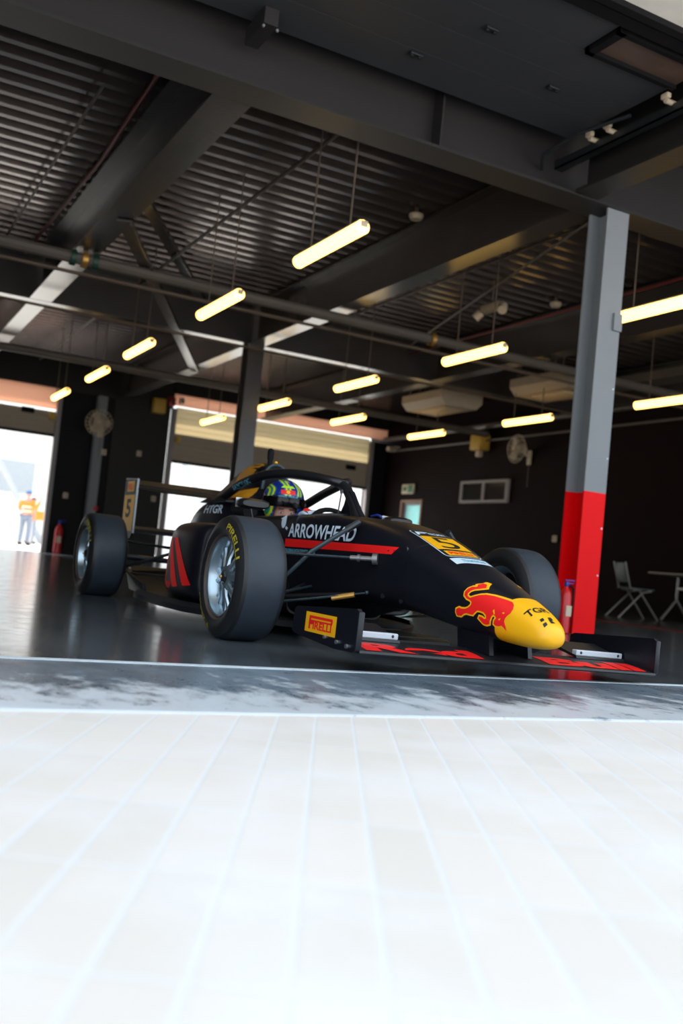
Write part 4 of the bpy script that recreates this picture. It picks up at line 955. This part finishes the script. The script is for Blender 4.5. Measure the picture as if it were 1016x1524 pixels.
# helmet: shell with a face opening, raised visor band
def helmet():
    C0 = Vector(J(0, 1.33, .735)); R = Matrix.Translation(C0) @ Matrix.Rotation(HR, 4, 'Z')
    bm = bmesh.new(); bmesh.ops.create_uvsphere(bm, u_segments=64, v_segments=48, radius=1)
    dele = []
    for v in bm.verts:
        x, y, z = v.co; v.co = (x*.127, y*(.158 if y < 0 else .14), z*(.130 if z > 0 else .17))
    for f in bm.faces:
        c = f.calc_center_median()
        if (c.y < -.06 and -.145 < c.z < -.036 and abs(c.x) < .078) or c.z < -.155: dele.append(f)
    bmesh.ops.delete(bm, geom=dele, context='FACES'); bmesh.ops.solidify(bm, geom=bm.faces[:], thickness=.012)
    for f in bm.faces: f.smooth = True
    bmesh.ops.transform(bm, matrix=R, verts=bm.verts[:]); me = bpy.data.meshes.new('helmet'); bm.to_mesh(me); bm.free()
    h = mesh_obj('helmet', me, 'helmet', dr)
    # visor
    mb = MB(); ring = []
    def band(z0, z1, k0, kk, a_, name, m_):
        mb = MB(); rows = []
        for z in np.linspace(z0, z1, 6):
            row = []
            for i in range(25):
                a = -kk+2*kk*i/24; e = math.sqrt(max(.05, 1-(z/.17)**2)) if z < 0 else math.sqrt(max(.05, 1-(z/.13)**2))
                row.append(Vector((math.sin(a)*.127*k0*e, -math.cos(a)*.158*k0*e, z)))
            rows.append(row)
        mb.rings(rows, caps=False, closed=False); bmesh.ops.solidify(mb.bm, geom=mb.bm.faces[:], thickness=.004)
        bmesh.ops.transform(mb.bm, matrix=R, verts=mb.bm.verts[:]); return mb.build(name, m_, h)
    band(-.046, .014, 1.04, 1.35, 0, 'visor', 'glassd')
    band(.010, .022, 1.05, .75, 0, 'visor_strip', 'suit'); 
    sh = bvh(h)
    # red patch with a yellow disc on the brow, and lime crest
    Ri = R.to_3x3()
    for data, sz, oz, m_, off in ((rect(.085, .026), None, .030, 'red', .0015), ([[(.0425+.012*math.cos(a), .013+.010*math.sin(a)) for a in [2*PI*k/14 for k in range(14)]]], None, .030, 'yellow', .0022),
                                 ([[(.0, .0), (.085, .0), (.07, .014), (.015, .014)]], None, .068, 'lime', .0015)):
        bm = flat_mesh('curve', data, 0, .01)
        lay(bm, lambda u, v, oz=oz: R @ Vector((u-.0425, -.4, oz+v)), sh, Ri @ Vector((0, 1, 0)), off, 'helmet_patch', m_, h)
    bm = flat_mesh('text', 'VIPER VIVE M', .02, .01, 0, (.12, .010)); vs = bvh([c for c in h.children if c.name.startswith('visor_strip')][0])
    lay(bm, lambda u, v: R @ Vector((u-.06, -.4, .011+v)), vs, Ri @ Vector((0, 1, 0)), .001, 'visor_lettering', 'cyan', h)
    for s_ in (-1, 1):
        mb = MB(); mb.lathe([(0, 0), (0, .02), (.01, .018), (.01, 0)], n=16); 
        bmesh.ops.transform(mb.bm, matrix=R @ Matrix.Translation((s_*.127, -.02, -.02)) @ Matrix.Scale(s_, 4, (1, 0, 0)), verts=mb.bm.verts[:]); mb.build('visor_pivot', 'ink', h)
    mb = MB(); mb.box((0, 0, 0), (.05, .02, .006)); bmesh.ops.transform(mb.bm, matrix=R @ Matrix.Translation((0, -.06, .118)), verts=mb.bm.verts[:]); mb.build('air_vent', 'ink', h)
M['lime'] = mat('lime', (.5, .85, .03), .35)
helmet()
def hand(W, dirv, side_, up, curl=.9, s=1., r=.0088):
    """skinned hand: wrist W, pointing along dirv, five fingers curling toward -up, thumb on side_"""
    W, d, sd_, u = Vector(W), Vector(dirv).normalized(), Vector(side_).normalized(), Vector(up).normalized()
    V = [W, W+d*.03*s, W+d*.06*s]; E_ = [(0, 1), (1, 2)]; Rd = [(.026*s, .02*s), (.034*s, .017*s), (.036*s, .016*s)]
    for k, (off, L) in enumerate(((.03, .07), (.01, .078), (-.01, .072), (-.03, .058))):
        b = W+d*.085*s+sd_*off*s; i0 = len(V); V.append(b); E_.append((2, i0)); Rd.append(r*s*1.1); p = b; ang = 0
        for j in range(3):
            ang += curl*(.7+.3*j)*.6; q = p+(d*math.cos(ang)-u*math.sin(ang))*L*s*(.45, .32, .23)[j]; V.append(q); E_.append((len(V)-2, len(V)-1)); Rd.append(r*s*(1, .92, .8)[j]); p = q
    i0 = len(V); V += [W+d*.03*s+sd_*.035*s, W+d*.055*s+sd_*.058*s-u*.01*s, W+d*.08*s+sd_*.06*s-u*.028*s]; E_ += [(1, i0), (i0, i0+1), (i0+1, i0+2)]; Rd += [r*s*1.25, r*s*1.15, r*s]
    return skin(V, E_, Rd, 0, 2)
for s_ in (-1, 1):
    me = hand(J(s_*.105, .84, .63), (-.15*s_, -1, .25), (-s_, 0, .3), (s_*.3, .1, 1), 1.3, 1.05); g = mesh_obj('glove', me, 'white', dr)
    mb = MB(); mb.tube([J(s_*.122, .92, .585), J(s_*.107, .855, .618)], [.036, .031], 14); mb.build('cuff', 'suit', g)
    mb = MB(); mb.ell(J(s_*.10, .77, .662), (.022, .02, .012), 12); mb.build('glove_patch', 'red', g)

# ================================================================== OUTSIDE THE FAR DOORS
def marshal(lab, loc, rz, arm_up, cap):
    t = thing('person', lab, 'person', loc, rz)
    A = 1 if arm_up else 0
    bv = [(0, 0, .95), (0, .01, 1.15), (0, 0, 1.38), (0, -.01, 1.50), (-.19, 0, 1.40), (-.25, .0, 1.13), (-.23, -.10, .90) , (.19, 0, 1.40)]
    bv += [(.27, -.05, 1.62), (.30, -.08, 1.88)] if arm_up else [(.27, .0, 1.13), (.16, -.2, 1.05)]
    bv += [(-.10, 0, .88), (-.12, -.02, .48), (-.13, .02, .08), (-.14, -.12, .03), (.10, 0, .88), (.12, -.02, .48), (.13, .02, .08), (.14, -.12, .03)]
    be = [(0, 1), (1, 2), (2, 3), (2, 4), (4, 5), (5, 6), (2, 7), (7, 8), (8, 9), (0, 10), (10, 11), (11, 12), (12, 13), (0, 14), (14, 15), (15, 16), (16, 17)]
    rad = [.12, .125, .115, .055, .062, .045, .03, .062, .045, .03, .088, .06, .042, .035, .088, .06, .042, .035]
    body = mesh_obj('body', skin(bv, be, rad), ['skin', 'eyew', 'hair'], t); join_bm(body, head_bm(Vector((0, -.02, 1.62)), 0, .98))
    for i, sg in ((6, -1), (9, 1)):
        d = (Vector(bv[i])-Vector(bv[i-1])).normalized(); h = bpy.data.objects.new
        bm = bmesh.new(); bm.from_mesh(hand(bv[i], d, (0, -1, 0), (sg, 0, 0), .5)); join_bm(body, bm)
    lo = [0, 10, 11, 12, 14, 15, 16]; ix = {v: k for k, v in enumerate(lo)}
    me = skin([bv[i] for i in lo], [(ix[a], ix[b]) for a, b in be if a in ix and b in ix], [rad[i]*1.15 for i in lo]); mesh_obj('trousers', me, 'trouser', t)
    up = [1, 2, 4, 5, 7, 8]; ix = {v: k for k, v in enumerate(up)}
    me = skin([bv[i] for i in up], [(ix[a], ix[b]) for a, b in be if a in ix and b in ix], [rad[i]*(1.25 if i < 3 else 1.2) for i in up]); v = mesh_obj('hi_vis_jacket', me, 'orange', t)
    mb = MB(); 
    for z in (1.08, 1.22): mb.lathe([(z-.025, .158), (z-.025, .165), (z+.025, .165), (z+.025, .158)], axis='Z', n=24)
    mb.build('reflective_band', 'reflect', v)
    for s_ in (-1, 1):
        mb = MB(); mb.box((s_*.135, -.05, .04), (.10, .27, .09), bev=.03); mb.build('shoe', 'rubber', t)
    mb = MB(); mb.ell((0, -.01, 1.68), (.09, .11, .075), 16); mb.box((0, -.13, 1.67), (.13, .09, .012), bev=.005); mb.build('cap', cap, t)
    return t
marshal('person in orange hi-vis jacket, blue cap and grey trousers outside the far door', (5.38, 32.2, 0), math.radians(150), False, 'capblue')
marshal('person further off in orange jacket raising one arm behind the barrier', (6.55, 38.0, 0), math.radians(30), True, 'hair')
t = thing('barrier', 'low pale orange barrier beside the two people outside', 'barrier', (6.4, 33.4, 0))
mb = MB(); mb.box((0, 0, 1.0), (1.5, .05, .3), bev=.01); mb.build('board', 'orange', t)
for s_ in (-1, 1): mb = MB(); mb.box((s_*.6, 0, .4), (.06, .06, .8)); mb.build('leg', 'extgrey', t)
r = thing('portal_column', 'pale outside column with a red foot at the right edge of the open door', 'column', (4.95, 25.5, 0))
mb = MB(); mb.bx(-.18, .18, -.15, .15, 1.3, 4.2); mb.build('shaft', 'extwall', r, ang=0)
mb = MB(); mb.bx(-.18, .18, -.15, .15, 0, 1.3); mb.build('painted_base', 'colred', r, ang=0)
mb = MB(); mb.bx(-30, 40, 46, 46.4, 0, 9); o = mb.build('outer_building', 'extwall', ang=0, recentre=True); tag(o, 'long pale building across the yard behind the far doors', 'building')
mb = MB()
for k in range(4):
    mb = MB(); mb.bx(-10+k*5, -7.2+k*5, -.32, -.2, 2.2, 3.6); mb.build('window', 'extgrey', o, ang=0)
for i, (x, lab) in enumerate(((4.2, 'slanting grey strut seen through the open left door'), (12.5, 'slanting pale strut seen through the right opening, left half'), (17.5, 'upright pale post seen behind the halo'))):
    mb = MB()
    if i < 2: mb.tube([(x, 41, 5.2), (x+3.4, 41, .0)], .12, 8)
    else: mb.tube([(x, 41, 5.2), (x, 41, .0)], .16, 8)
    o = mb.build('grandstand_strut', 'extgrey', recentre=True); tag(o, lab, 'strut')
